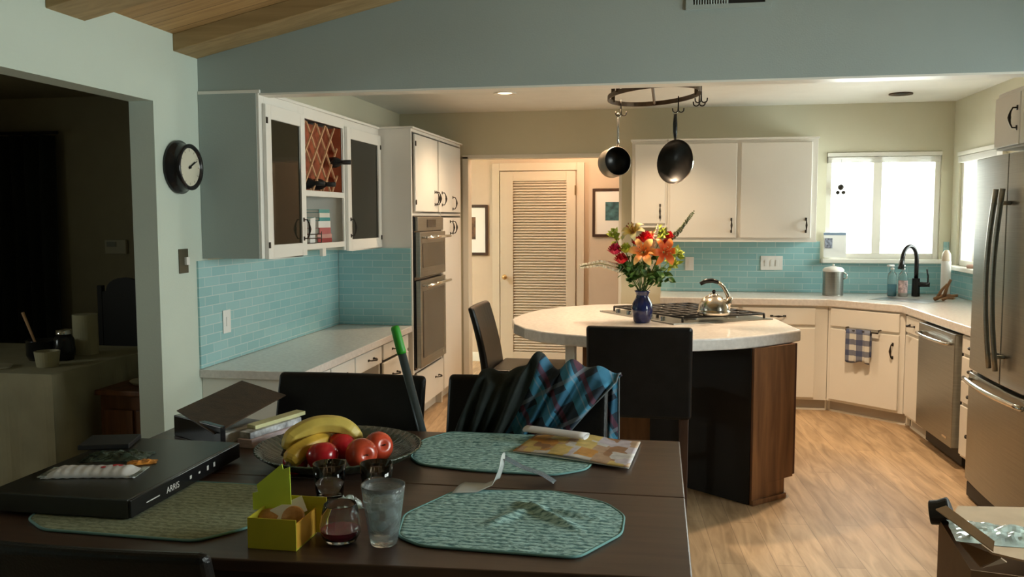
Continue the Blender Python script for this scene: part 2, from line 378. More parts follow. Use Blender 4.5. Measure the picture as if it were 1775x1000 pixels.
# ------------------------------------------------------------ handles, knobs
def pull(F, s, z, o, L=.10, vert=True, parent=None, m=None, name='handle'):
    g = G(); h = L/2
    def q(t, out): return F.P(s, z+t, o+out) if vert else F.P(s+t, z, o+out)
    g.tube([q(-h, 0), q(-h, .022), q(-h*.6, .032), q(-h*.25, .036), q(0, .037), q(h*.25, .036), q(h*.6, .032), q(h, .022), q(h, 0)], [.004, .004, .0045, .007, .009, .007, .0045, .004, .004], 8)
    g.fbox(F, *( (s-.007, s+.007, z-h-.012, z-h+.012) if vert else (s-h-.012, s-h+.012, z-.007, z+.007) ), o, o+.004)
    g.fbox(F, *( (s-.007, s+.007, z+h-.012, z+h+.012) if vert else (s+h-.012, s+h+.012, z-.007, z+.007) ), o, o+.004)
    return g.build(name, m or m_iron, parent, smooth=True)
def door(F, s0, s1, z0, z1, parent, name='door', o=.018, hs=None, hz=None, vert=True, m=None, hinges=None):
    g = G(); g.fbox(F, s0, s1, z0, z1, 0.0005, o)
    d = g.build(name, m or m_cab, parent, bevel=.005)
    if hs is not None: pull(F, hs, hz, o, vert=vert, parent=d)
    if hinges is not None:
        for zz in (z0+.07, z1-.07):
            G().fbox(F, hinges-.009, hinges+.009, zz-.018, zz+.018, o, o+.005).build('hinge', m_iron, d)
    return d

# ------------------------------------------------------------ left upper cabinet
XF = -2.12
FU = Face((XF, 4.345), (XF, 6.285), True)   # direction +Y, normal: (d.y,-d.x) = +X
t = thing('wall_cabinet', 'white upper cabinet on the left wall with glass doors and a wine rack', 'cabinet', (XF, 5.3, 1.35))
L = FU.L; g = G(); bk = XF-XL-.002
def cb(s0, s1, z0, z1, o0=-bk, o1=0): g.fbox(FU, s0, s1, z0, z1, o0, o1)
cb(0, .02, 1.35, 2.215); cb(L-.02, L, 1.35, 2.215); cb(.02, L-.02, 2.19, 2.215); cb(.02, .535, 1.35, 1.37); cb(1.25, L-.02, 1.35, 1.37)
cb(.515, .535, 1.37, 2.19); cb(1.25, 1.27, 1.37, 2.19); cb(.02, L-.02, 1.37, 2.19, -bk, -bk+.012)
cb(.535, 1.25, 1.385, 1.405); cb(.535, 1.25, 1.70, 1.722)
g.build('body', m_cab, t, bevel=.002)
G().fbox(FU, -.003, -.0002, 1.35, 2.215, -bk, -.002).build('side_panel', m_wall_shaded, t)  # the shade on this side is put into its colour
g = G()      # face frame
for a in ((0, .06, 1.35, 2.215), (.50, .575, 1.35, 2.215), (1.21, 1.29, 1.35, 2.215), (L-.04, L, 1.35, 2.215), (.06, .50, 2.15, 2.215), (.575, 1.21, 2.15, 2.215), (1.29, L-.04, 2.15, 2.215), (.575, 1.21, 1.375, 1.41), (.575, 1.21, 1.695, 1.73)): g.fbox(FU, *a, .0005, .012)
g.build('face_frame', m_cab, t, bevel=.002)
G().fbox(FU, -.006, L, 2.215, 2.232, -bk, .022).build('top_moulding', m_cab, t, bevel=.003)
G().fbox(FU, .86, .915, 1.325, 1.375, -.02, .0).build('under_bracket', m_cab, t)
for s0, s1, hs, hz, hin in ((.035, .545, .50, 1.50, .045), (1.235, L-.012, 1.275, 1.50, L-.025)):
    g = G(); a, b = 1.345, 2.165; f = .065
    g.fbox(FU, s0, s0+f, a, b, .013, .034).fbox(FU, s1-f, s1, a, b, .013, .034).fbox(FU, s0+f, s1-f, a, a+f+.01, .013, .034).fbox(FU, s0+f, s1-f, b-f-.01, b, .013, .034)
    d = g.build('door', m_cab, t, bevel=.003)
    G().fbox(FU, s0+f-.004, s1-f+.004, a+f, b-f, .019, .025).build('glass_panel', m_glassdark, d)
    pull(FU, hs, hz, .034, parent=d, L=.11)
    for zz in (1.42, 2.08): G().fbox(FU, hin-.009, hin+.009, zz-.016, zz+.016, .034, .038).build('hinge', m_iron, d)
# inner red-brown back of the wine bay and the lattice
m_redwood = mat('redwood_lining', (.34, .085, .035), .5, var=.3, scale=8)
G().fbox(FU, .54, 1.245, 1.725, 2.15, -.098, -.090).fbox(FU, .536, .576, 1.725, 2.15, -.09, -.004).fbox(FU, 1.209, 1.2495, 1.725, 2.15, -.09, -.004).build('lining', m_redwood, t)
m_lat = grain('lattice_pine', (.55, .32, .16), (.68, .42, .24), .5)
g = G(); s0, s1, z0, z1 = .577, 1.208, 1.732, 2.148
def clipseg(sa, za, dirn):
    # line za + dirn*k*(s-sa) within the rectangle
    k = 1.12*dirn; pts = []
    for s_ in (s0, s1):
        z_ = za+k*(s_-sa)
        if z0 <= z_ <= z1: pts.append((s_, z_))
    for z_ in (z0, z1):
        s_ = sa+(z_-za)/k
        if s0 < s_ < s1: pts.append((s_, z_))
    return pts[:2] if len(pts) >= 2 else None
for d_, oo in ((1, -.030), (-1, -.042)):
    for i in range(-4, 9):
        p = clipseg(s0+.06+i*.158, z0 if d_ > 0 else z0, d_)
        if p:
            (a, za), (b, zb) = p
            if math.hypot(a-b, za-zb) < .02: continue
            A, B = FU.P(a, za, oo), FU.P(b, zb, oo); dv = (B-A).normalized(); nn = dv.cross(Vector((1, 0, 0)))*.0048
            g.hexa([A-nn+Vector((-.005, 0, 0)), B-nn+Vector((-.005, 0, 0)), B+nn+Vector((-.005, 0, 0)), A+nn+Vector((-.005, 0, 0)), A-nn+Vector((.005, 0, 0)), B-nn+Vector((.005, 0, 0)), B+nn+Vector((.005, 0, 0)), A+nn+Vector((.005, 0, 0))])
g.build('wine_lattice', m_lat, t)
# bottles
def bottle(s, z, out, lab):
    b = thing('wine_bottle', lab, 'bottle', tuple(FU.P(s, z, 0)), group='bottles in the wine rack')
    Mx = Matrix.Rotation(PI/2, 3, 'Y')
    G().lathe([(.001, -.10), (.034, -.098), (.036, -.06), (.030, -.04), (.014, -.015), (.0135, .04), (.001, .04)], FU.P(s, z, out), 20, Mx).build('glass_body', m_black, b, smooth=True)
    G().lathe([(.015, -.005), (.0155, .045), (.001, .046)], FU.P(s, z, out), 16, Mx).build('foil_cap', m_blackmat, b, smooth=True)
bottle(1.14, 1.925, .045, 'wine bottle neck poking out of the right side of the wine rack')
bottle(.75, 1.775, .018, 'dark wine bottle low on the left of the wine rack')
bottle(.93, 1.775, .018, 'dark wine bottle low in the middle of the wine rack')
# books and cards in the cubby
def book(x0, y0, z0, dx, dy, dz, col, lab, rot=0, grp='books in the cubby of the upper cabinet'):
    b = thing('book', lab, 'book', (x0, y0, z0), rot, grp, local=True)
    G().box(-dx/2, -dy/2, 0, dx/2, dy/2, .003).box(-dx/2, -dy/2, dz-.003, dx/2, dy/2, dz).box(dx/2-.003, -dy/2, .003, dx/2, dy/2, dz-.003).build('cover', mat('book_cover', col, .5), b)
    G().box(-dx/2+.004, -dy/2+.004, .003, dx/2-.0035, dy/2-.003, dz-.003).build('pages', mat('paper', (.7, .68, .6), .8), b)
    return b
zz = 1.4055; cy_ = 5.35
for dz, col, lab, w_ in ((.030, (.30, .04, .04), 'dark red book at the bottom of the cubby stack', .22), (.026, (.55, .30, .26), 'pink book second from the bottom of the cubby stack', .21), (.040, (.45, .12, .12), 'thick brick red book in the middle of the cubby stack', .20), (.042, (.75, .74, .70), 'white book above the red ones in the cubby stack', .17), (.022, (.06, .30, .30), 'teal book above the white one in the cubby', .18), (.028, (.70, .68, .60), 'cream book near the top of the cubby stack', .16), (.022, (.10, .32, .30), 'teal green book on top of the cubby stack', .15)):
    book(-2.26, cy_+.0, zz, .20, w_, dz, col, lab, rot=random.uniform(-.08, .08)); zz += dz+.0005
o = G().obox((-2.14, 5.10, 1.487), (.003, .075, .155), (.10, .08, 0)).build('card', m_white); tag(o, 'white card leaning in front of the book stack', 'card')
ho = thing('wire_holder', 'dark wire holder in front of the books in the cubby', 'holder', (-2.14, 5.09, 1.405))
for zz in (1.41, 1.44, 1.465): G().tube([(-2.155, 4.97, zz), (-2.128, 4.97, zz), (-2.128, 5.21, zz), (-2.155, 5.21, zz)], .003, 6).build('wire', m_iron, ho)
for yy in (4.97, 5.21): G().tube([(-2.128, yy, 1.41), (-2.128, yy, 1.48)], .003, 6).build('upright', m_iron, ho)

# ------------------------------------------------------------ desk
t = thing('desk_cabinet', 'white desk cabinet with drawers under the left counter', 'cabinet', (-2.0, 5.3, 0))
FDk = Face((-1.90, 4.30), (-1.90, 6.285))
g = G()
g.box(XL+.002, 4.30, .0, -1.905, 4.33, .714).box(XL+.002, 5.10, .0, -1.905, 5.12, .714).box(XL+.002, 5.62, .0, -1.905, 5.64, .714).box(XL+.002, 6.25, 0, -1.905, 6.285, .714).box(XL+.002, 4.33, .69, -1.905, 6.25, .714).box(XL+.002, 5.64, .09, -1.905, 6.25, .11).box(XL+.002, 4.33, .09, -1.905, 5.10, .11)
g.box(XL+.002, 4.33, .11, XL+.015, 6.25, .69)
g.build('body', m_cab, t, bevel=.002)
for s0, s1, z0, z1, hs in ((.02, .40, .56, .705, .21), (.42, .80, .56, .705, .61), (.82, 1.32, .59, .705, 1.10), (1.36, 1.94, .60, .705, 1.60), (1.36, 1.94, .37, .58, 1.60), (1.36, 1.94, .12, .35, 1.60)):
    door(FDk, s0, s1, z0, z1, t, 'drawer', hs=hs, hz=(z0+z1)/2, vert=False)
for s0, s1 in ((.02, .40), (.42, .80)): door(FDk, s0, s1, .12, .54, t, 'door', hs=s1-.05, hz=.45)
tag(G().box(XL+.001, 4.275, .715, -1.865, 6.288, .76).build('desk_countertop', m_quartz, bevel=.004), 'pale grey quartz desk counter along the left wall under the tile', 'countertop')

# ------------------------------------------------------------ tall oven cabinet
XT = -1.865
FT = Face((XT, 6.30), (XT, 7.875))
t = thing('tall_cabinet', 'tall white pantry cabinet that houses the double oven', 'cabinet', (XT, 7.0, 0))
g = G()
g.box(XL+.002, 6.30, 0, XT, 6.32, 2.22).box(XL+.002, 7.855, 0, XT, 7.875, 2.22).box(XL+.002, 7.135, .0, XT, 7.155, 2.22).box(XL+.002, 6.32, 2.20, XT, 7.855, 2.22).box(XL+.002, 6.32, 1.58, XT, 7.855, 1.60).box(XL+.002, 6.32, .39, XT, 7.135, .41).box(XL+.002, 6.32, .0, XT-.07, 7.855, .1).box(XL+.002, 6.32, .1, XL+.02, 7.855, 2.2)
g.build('body', m_cab, t, bevel=.002)
G().fbox(FT, -.012, 1.58, 2.22, 2.235, -.57, .02).build('top_moulding', m_cab, t, bevel=.003)
door(FT, .05, .70, 1.61, 2.185, t, hs=.655, hz=1.72, hinges=.06); door(FT, .74, 1.50, 1.61, 2.185, t, hs=.83, hz=1.72)
pull(FT, .60, 1.72, .018, parent=t); pull(FT, 1.20, 1.69, .018, parent=t)
door(FT, .86, 1.50, .11, 1.565, t, hs=1.2, hz=1.48)
pull(FT, 1.10, 1.48, .018, parent=t)
door(FT, .05, .83, .11, .385, t, 'drawer', hs=.62, hz=.27, vert=False)
G().fbox(FT, -.0, 1.56, 0, .085, -.07, -.055).build('toe_kick', m_trim, t)
ov = thing('double_oven', 'stainless steel double wall oven set in the tall white cabinet', 'oven', (XT, 6.74, .42))
G().fbox(FT, .035, .833, .415, 1.575, -.45, .006).build('housing', m_black, ov, bevel=.002)
g = G().fbox(FT, .06, .825, 1.465, 1.57, .007, .028); cpn = g.build('control_panel', m_steel, ov, bevel=.002)
G().fbox(FT, .32, .58, 1.49, 1.55, .0285, .031).build('display', m_black, cpn)
m_ovglass = mat('oven_window_glass', (.05, .042, .032), .12, var=0, spec=.8)
for z0, z1 in ((1.115, 1.455), (.425, 1.09)):
    d = G().fbox(FT, .06, .825, z0, z1, .007, .045).build('oven_door', m_steel, ov, bevel=.004)
    G().fbox(FT, .13, .76, z0+.07, z1-.085, .0455, .048).build('oven_window', m_ovglass, d, bevel=.002)
    g = G(); g.tube([FT.P(.09, z1-.04, .095), FT.P(.795, z1-.04, .095)], .012, 12)
    g.cyl(FT.P(.12, z1-.04, .045), FT.P(.12, z1-.04, .095), .008).cyl(FT.P(.765, z1-.04, .045), FT.P(.765, z1-.04, .095), .008)
    g.build('handle', m_chrome, d, smooth=True)
G().cyl(FT.P(.72, .465, .045), FT.P(.72, .465, .048), .012).build('badge', m_chrome, ov)

# ------------------------------------------------------------ back wall upper cabinets
def upper(x0, x1, z0, label, doors):
    t = thing('wall_cabinet', label, 'cabinet', ((x0+x1)/2, 7.6, z0)); F = Face((x0, 7.60), (x1, 7.60))
    g = G(); g.box(x0, 7.60, z0, x1, YB-.002, 2.205); g.build('body', m_cab, t, bevel=.002)
    G().box(x0-.01, 7.585, 2.205, x1+.01, YB-.002, 2.222).build('top_moulding', m_cab, t, bevel=.003)
    for a, b, hs in doors: door(F, a-x0, b-x0, z0+.02, 2.18, t, hs=hs-x0, hz=z0+.125, hinges=None)
    G().box(x0-.004, 7.590, z0-.014, x1+.004, YB-.002, z0).build('bottom_rail', m_cab, t, bevel=.002)
upper(-.30, -.002, 1.49, 'short narrow white upper cabinet behind the hanging pans', [(-.275, -.02, -.06)])
upper(.0, 1.215, 1.37, 'wide white two-door upper cabinet left of the back window', [(.02, .57, .53), (.60, 1.17, 1.13)])

# ------------------------------------------------------------ base cabinets and worktop, back and right
YBF = 7.315
def base(name, label, F, s0, s1, depth, fronts, loc):
    t = thing(name, label, 'cabinet', loc)
    g = G(); g.fbox(F, s0, s1, .09, .853, -depth, 0); g.build('body', m_cab, t, bevel=.002)
    G().fbox(F, s0, s1, 0, .0895, -depth, -.055).build('toe_kick', mat('toe_grey', (.5, .46, .40), .5), t)
    G().fbox(F, s0-.03, s1+.03, .0, .0895, -.075, -.056).fbox(F, s0, s1, 0, .014, -.055, -.04).build('shoe_mould', m_trim, t)
    for f in fronts: door(F, f[0], f[1], f[2], f[3], t, f[4], hs=f[5], hz=f[6], vert=f[7])
    return t
FBb = Face((-.04, YBF), (1.275, YBF))
base('base_cabinet', 'white base cabinet with drawers along the back wall behind the island', FBb, 0, 1.318, .56,
     [(.02, .62, .70, .835, 'drawer', .32, .77, False), (.02, .62, .11, .675, 'door', .57, .58, True), (.65, 1.22, .70, .835, 'drawer', .93, .77, False), (.65, 1.22, .11, .675, 'door', .70, .58, True)], (.6, YBF, 0))
FDg = Face((1.28, 7.315), (1.745, 6.885))
t = base('corner_sink_cabinet', 'white diagonal corner cabinet below the sink with a towel bar', FDg, .0, FDg.L+.01, .30,
     [(.03, FDg.L-.03, .70, .84, 'false_front', None, None, True), (.03, FDg.L-.03, .11, .68, 'door', FDg.L-.075, .56, True)], (1.5, 7.1, 0))
g = G(); zb = .685
g.tube([FDg.P(.19, zb+.02, .018), FDg.P(.19, zb+.02, .05), FDg.P(.19, zb, .055), FDg.P(.46, zb, .055), FDg.P(.46, zb+.02, .05), FDg.P(.46, zb+.02, .018)], .006, 8)
g.build('towel_bar', m_iron, t, smooth=True)
m_towel = plaid('blue_white_plaid', (.62, .63, .60), [(0, .085, 0, .5, (.03, .05, .14), .75), (2, .085, .2, .5, (.03, .05, .14), .75)])
def tw(u, v):
    s = .20+.20*u
    if v < .5: z = .685+.008-(.5-v)*2*(.25+.01*math.sin(u*7)); o = .066+.006*math.sin(u*16)+.004*math.sin(u*31+v*5)
    else: z = .685+.008-(v-.5)*2*.20; o = .044-.004*math.sin(u*14)
    if abs(v-.5) < .03: o = .055; z = .698
    return FDg.P(s, z, o)
tag(G().grid(tw, 24, 24).build('dish_towel', m_towel, smooth=True, solid=.004), 'blue and white checked dish towel hanging on the corner cabinet bar', 'towel')
# right run
FRr = Face((1.755, 6.87), (1.82, 5.245)); Lr = FRr.L
DW0, DW1 = .44, 1.13
base('base_cabinet', 'narrow white filler cabinet between the sink corner and the dishwasher', FRr, .03, DW0-.01, .30,
     [(.05, DW0-.02, .72, .84, 'drawer', .2, .78, False), (.05, DW0-.02, .11, .70, 'door', None, None, True)], (1.8, 6.7, 0))
base('drawer_cabinet', 'white stack of four drawers between the dishwasher and the fridge', FRr, DW1+.01, Lr, .50,
     [(DW1+.03, Lr-.01, a, b, 'drawer', (DW1+Lr)/2, (a+b)/2, False) for a, b in ((.735, .845), (.585, .715), (.435, .565), (.11, .415))], (1.8, 5.5, 0))
dw = thing('dishwasher', 'stainless steel dishwasher under the right counter', 'dishwasher', (1.8, 6.1, 0))
G().fbox(FRr, DW0, DW1, .10, .845, -.5, .0).build('body', m_blackmat, dw)
d = G().fbox(FRr, DW0+.004, DW1-.004, .13, .84, .001, .05).build('door', m_steel, dw, bevel=.004)
G().fbox(FRr, DW0+.01, DW1-.01, .02, .11, -.10, -.02).build('kick_plate', m_blackmat, dw)
g = G(); g.tube([FRr.P(DW0+.06, .775, .05), FRr.P(DW0+.07, .775, .085)]+[FRr.P(DW0+.07+(DW1-DW0-.14)*k/8, .775, .085+.018*math.sin(PI*k/8)) for k in range(1, 8)]+[FRr.P(DW1-.07, .775, .085), FRr.P(DW1-.06, .775, .05)], .010, 10)
g.build('handle', m_chrome, d, smooth=True)
G().fbox(FRr, DW1-.16, DW1-.08, .17, .185, .0505, .052).build('badge', m_chrome, d)
# worktop as one L with diagonal corner
poly = [(-.05, YB-.012), (-.05, 7.285), (1.268, 7.285), (1.722, 6.872), (1.79, 5.235), (XR-.012, 5.235), (XR-.012, YB-.012)]
tag(G().prism(poly, .854, .91).build('kitchen_countertop', m_quartz, bevel=.006), 'pale quartz kitchen worktop running around the sink corner', 'countertop')
sk = thing('sink', 'stainless undermount sink in the corner of the worktop', 'sink', (1.85, 7.3, .91))
Fs = Face((1.55, 7.28), (1.90, 6.96))
g = G(); g.fbox(Fs, -.02, .45, .9102, .9125, -.36, -.05); g.build('rim', m_steel, sk, bevel=.001)
G().fbox(Fs, .0, .43, .9126, .9135, -.34, -.07).build('basin_shade', mat('sink_shade', (.25, .25, .25), .3, .9), sk)  # flat sheet on the worktop; the bowl's shade is put into its colour

# faucet
fx, fy = 2.02, 7.66
t = thing('faucet', 'black gooseneck kitchen faucet behind the corner sink', 'faucet', (fx, fy, .91))
G().cyl((fx, fy, .91), (fx, fy, 1.06), .033, .030, 20).build('base', m_black, t, smooth=False, bevel=.003)
dx, dy = -.80, -.60
arc = [(fx, fy, 1.05), (fx, fy, 1.20)]
for k in range(0, 13):
    a = PI*k/12; arc.append((fx+dx*.085*(1-math.cos(a)), fy+dy*.085*(1-math.cos(a)), 1.215+.11*math.sin(a)))
G().tube(arc, .017, 12).build('neck', m_black, t, smooth=True)
e = arc[-1]; G().cyl((e[0], e[1], e[2]+.01), (e[0]+dx*.015, e[1]+dy*.015, e[2]-.075), .018, .026, 16).build('spray_head', m_black, t, smooth=True)
G().cyl((fx, fy, 1.01), (fx+.10, fy-.03, 1.01), .021, .019, 14).tube([(fx+.085, fy-.025, 1.01), (fx+.085, fy-.025, 1.08), (fx+.075, fy-.025, 1.135)], .007, 8).build('lever', m_black, t, smooth=True)
# soap bottles
def soap(x, y, h, liquid, label, labelmat=None):
    t = thing('soap_bottle', label, 'bottle', (x, y, .91), group='soap bottles by the sink')
    G().lathe([(.001, 0), (.032, .0), (.036, .006), (.036, h*.62), (.030, h*.72), (.013, h*.80), (.013, h*.84)], (x, y, .9105), 20).build('bottle_body', m_glass, t, smooth=True)
    G().lathe([(.001, .004), (.031, .005), (.031, h*.38), (.001, h*.38)], (x, y, .9105), 20).build('liquid', liquid, t, smooth=True)
    g = G(); g.cyl((x, y, .9105+h*.84), (x, y, .9105+h*.90), .015).cyl((x, y, .9105+h*.9), (x, y, .9105+h*.97), .006).tube([(x+.012, y, .9105+h*.97), (x-.045, y-.02, .9105+h*.97)], .008, 8)
    g.build('pump', m_white, t, smooth=True)
    if labelmat: G().lathe([(.0366, h*.12), (.0366, h*.5)], (x, y, .9105), 20).build('paper_label', labelmat, t, smooth=True)
soap(1.835, 7.66, .26, mat('blue_soap', (.12, .35, .45), .2), 'clear pump bottle with blue liquid left of the faucet')
soap(1.915, 7.64, .26, m_white, 'pump bottle with pink and white label next to the faucet', mat('pink_label', (.72, .5, .5), .5, var=.5, scale=40))
# canister
t = thing('canister', 'tall stainless lidded canister on the counter under the window sign', 'canister', (1.37, 7.66, .91))
G().lathe([(.001, 0), (.08, 0), (.082, .01), (.082, .20), (.001, .20)], (1.37, 7.66, .9105), 32).build('can', m_steel, t, smooth=False)
lid = G().lathe([(.085, .201), (.086, .215), (.07, .232), (.02, .243), (.001, .244)], (1.37, 7.66, .9105), 32).build('lid', m_white, t, smooth=True)
G().sph((1.37, 7.66, 1.163), .011).build('knob', m_chrome, lid, smooth=True)
G().tube([(1.37+.075, 7.66-.03, 1.05), (1.37+.10, 7.66-.05, 1.06), (1.37+.10, 7.66-.05, 1.09), (1.37+.072, 7.66-.03, 1.105)], .005, 8).build('clasp', m_chrome, t, smooth=True)
# paper towel holder
t = thing('paper_towel_holder', 'white paper towel roll on a wooden stand in the counter corner', 'holder', (2.21, 7.5, .91))
G().lathe([(.001, 0), (.075, 0), (.075, .012), (.001, .013)], (2.20, 7.5, .9105), 28).build('base', mat('pale_wood', (.45, .33, .2), .5), t, smooth=False)
G().lathe([(.001, .014), (.036, .014), (.037, .30), (.001, .30)], (2.20, 7.5, .9105), 24).build('paper_roll', m_white, t, smooth=False)
G().lathe([(.034, .301), (.034, .33), (.030, .36), (.016, .385), (.001, .39)], (2.20, 7.5, .9105), 24).build('finial', mat('finial_wood', (.62, .52, .40), .5), t, smooth=True)
# driftwood
g = G(); c = Vector((2.12, 7.25, .925))
for a, b_, r1, r2 in (((-.07, 0, -.0), (.05, .01, .03), .016, .012), ((-.05, .01, .0), (.02, 0, .12), .014, .008), ((.0, 0, .02), (.045, 0, .155), .014, .010), ((.0, .02, .0), (.10, .0, .03), .014, .011), ((-.02, -.03, .0), (.06, -.03, .012), .013, .010)):
    a = Vector(a); b_ = Vector(b_); mid = (a+b_)/2+Vector((0, .01, .01)); g.tube([c+a, c+mid, c+b_], [r1, (r1+r2)/2, r2], 8)
tag(g.build('driftwood', grain('driftwood_bark', (.12, .06, .025), (.30, .16, .07), .7), smooth=True), 'brown knotted driftwood piece on the right counter', 'driftwood')
# sign in window
t = thing('window_card', 'white card with blue header propped on the back window sill', 'card', (1.41, 7.88, 1.21))
G().obox((1.417, 7.885, 1.325), (.185, .003, .215), (-.08, 0, 0)).build('card_sheet', m_white, t)
G().obox((1.417, 7.8915-.002, 1.418), (.185, .003, .02), (-.08, 0, 0)).build('header_band', mat('card_blue', (.18, .25, .35), .5), t)
G().obox((1.365, 7.879, 1.34), (.06, .003, .085), (-.08, 0, 0)).build('printed_picture', mat('card_print', (.2, .22, .28), .5, var=.9, scale=60), t)
t = thing('sun_catcher', 'small dark ornament hanging inside the left pane of the back window', 'ornament', (1.455, 7.9, 1.79))
G().sph((1.455, 7.9, 1.815), .026).sph((1.432, 7.9, 1.77), .018).sph((1.478, 7.9, 1.77), .018).cyl((1.455, 7.9, 1.745), (1.455, 7.9, 1.80), .004).build('figure', m_iron, t, smooth=True)
G().cyl((1.455, 7.9, 1.82), (1.455, 7.9, 2.05), .0008, n=5).build('string', m_blackmat, t)
o = G().lathe([(.001, 0), (.035, 0), (.04, .02), (.036, .03), (.001, .03)], (XR-.035, 7.26, 1.1655), 20).build('trinket_dish', mat('dish_terracotta', (.55, .35, .28), .5), smooth=True); tag(o, 'small pink brown dish on the right window sill', 'dish')
# outlets
def plate(name, label, cat, F, s, z, w, h, m, toggles):
    t = thing(name, label, cat, tuple(F.P(s, z, 0)))
    G().fbox(F, s-w/2, s+w/2, z-h/2, z+h/2, 0, .006).build('cover_plate', m, t, bevel=.0015)
    for k in range(toggles):
        ss = s+(k-(toggles-1)/2)*.046
        G().fbox(F, ss-.012, ss+.012, z-.026, z+.026, .006, .011).build('rocker', m, t, bevel=.001)
    return t
FBt = Face((0, YB-.011), (1, YB-.011))
plate('wall_outlet', 'white outlet on the back tile beside the bouquet', 'outlet', FBt, .20, 1.155, .075, .118, m_white, 1)
plate('light_switch', 'white three-gang switch plate on the back tile', 'switch', FBt, .90, 1.165, .185, .122, m_white, 3)
FLt = Face((XL+.011, 0), (XL+.011, 1))
plate('wall_outlet', 'white outlet on the left wall tile above the desk', 'outlet', FLt, 4.56, .985, .085, .13, m_white, 1)
FLw = Face((XL, 0), (XL, 1))
sw = plate('light_switch', 'dark bronze switch plate on the white wall below the clock', 'switch', FLw, 4.15, 1.345, .085, .125, mat('bronze_plate', (.10, .09, .06), .4, .4), 0)
G().fbox(FLw, 4.155, 4.185, 1.325, 1.365, .006, .018).build('rocker', m_white, sw)

# ------------------------------------------------------------ fridge and cabinet above it
FX0, FY0, FY1 = 1.70, 4.50, 5.205
HF = 1.875
FF = Face((FX0, FY1), (FX0-.0, FY0-.2))      # runs toward the camera, normal -X
Lf = FF.L
t = thing('refrigerator', 'stainless french door refrigerator at the right edge of the kitchen', 'refrigerator', (FX0, 4.8, 0))
G().fbox(FF, 0.01, Lf-.01, .04, HF-.01, -.62, -.005).build('case', mat('fridge_case', (.20, .20, .19), .4, .5), t, bevel=.004)
mid = .50
def curved(s0, s1, z0, z1, nm):
    g = G()
    def fn(u, v): s = s0+(s1-s0)*u; return FF.P(s, z0+(z1-z0)*v, .045+.014*(1-(2*s/Lf-1)**2))
    n = 10; V = []
    for i in range(n+1):
        s = s0+(s1-s0)*i/n; o_ = .035+.016*(1-(2*s/Lf-1)**2)
        V.append([g.bm.verts.new(FF.P(s, z0, 0)), g.bm.verts.new(FF.P(s, z0, o_)), g.bm.verts.new(FF.P(s, z1, o_)), g.bm.verts.new(FF.P(s, z1, 0))])
    for a, b in zip(V, V[1:]):
        for k in range(4): j = (k+1) % 4; g.face([a[k], a[j], b[j], b[k]])
    g.face(V[0][::-1]); g.face(V[-1])
    return g.build(nm, m_steel, t, bevel=.006)
d1 = curved(0, mid-.003, .725, HF, 'door'); d2 = curved(mid+.003, Lf, .725, HF, 'door'); dr = curved(0, Lf, .10, .705, 'freezer_drawer')
for d_, s in ((d1, mid-.045), (d2, mid+.045)):
    g = G(); z0, z1 = .80, 1.70
    g.tube([FF.P(s, z0+(z1-z0)*k/12, .088+.03*math.sin(PI*k/12)) for k in range(13)], .013, 10)
    g.cyl(FF.P(s, z0+.07, .045), FF.P(s, z0+.07, .095), .010).cyl(FF.P(s, z1-.07, .045), FF.P(s, z1-.07, .095), .010)
    g.build('handle', m_steel, d_, smooth=True)
g = G(); g.tube([FF.P(.05+(Lf-.1)*k/12, .675, .075+.03*math.sin(PI*k/12)) for k in range(13)], .014, 10)
g.cyl(FF.P(.07, .675, .035), FF.P(.07, .675, .082), .010).cyl(FF.P(Lf-.07, .675, .035), FF.P(Lf-.07, .675, .082), .010); g.build('handle', m_chrome, dr, smooth=True)
G().fbox(FF, .02, Lf-.02, .01, .09, -.08, .03).build('toe_grille', m_blackmat, t, bevel=.004)
FC = Face((1.745, 5.16), (1.745, 4.5))
t = thing('wall_cabinet', 'cream cabinet above the refrigerator', 'cabinet', (1.9, 4.9, 1.9))
G().fbox(FC, 0, FC.L, 1.915, 2.215, -.58, 0).build('body', m_cab, t, bevel=.002)
door(FC, .01, .35, 1.925, 2.19, t, hs=.32, hz=2.06); door(FC, .36, .655, 1.925, 2.19, t)

# ------------------------------------------------------------ island
SCL = .9695
topc = [(-.984, 5.589), (-.93, 5.34), (-.83, 5.128), (-.712, 4.985), (-.56, 4.89), (-.416, 4.831), (-.23, 4.785), (-.05, 4.765), (.138, 4.779), (.25, 4.83), (.355, 4.88), (.45, 4.945), (.539, 5.022), (.66, 5.15), (.775, 5.285), (.70, 5.86), (.35, 6.40), (-.05, 6.64), (-.30, 6.69), (-.52, 6.60), (-.73, 6.42), (-.88, 6.18), (-.96, 5.90)]
topc = [(x*SCL, y*SCL) for x, y in topc]
isl = thing('kitchen_island', 'dark walnut kitchen island with a rounded pale quartz top', 'island', (0, 5.6, 0))
g = G(); ff = [(.462, 4.83), (.70, 5.055), (.72, 5.62), (.36, 6.1), (-.35, 6.1), (-.52, 5.6), (-.50, 5.32), (-.08, 5.27)]
g.prism(ff, .105, .863); g.build('body', m_island, isl, bevel=.003)
g = G(); g.prism([(.463, 4.835), (.645, 5.005), (.66, 5.6), (.34, 6.04), (-.32, 6.04), (-.46, 5.6), (-.45, 5.36), (-.06, 5.29)], 0, .104); g.build('plinth', m_island, isl, bevel=.002)
FI = Face((.462, 4.83), (.70, 5.055))
G().fbox(FI, -.006, FI.L+.0, .11, .862, .001, .018).fbox(FI, -.006, FI.L-.07, 0.0, .11, .001, .018).build('end_panel', m_island, isl, bevel=.002)
G().fbox(FI, -.01, FI.L-.065, 0, .03, .019, .03).build('base_shoe', m_island, isl, bevel=.003)
G().fbox(FI, FI.L+.001, FI.L+.022, .12, .862, -.02, .012).build('door_edge', mat('island_redwood', (.07, .014, .006), .4), isl)
FJ = Face((-.08, 5.27), (.462, 4.83))
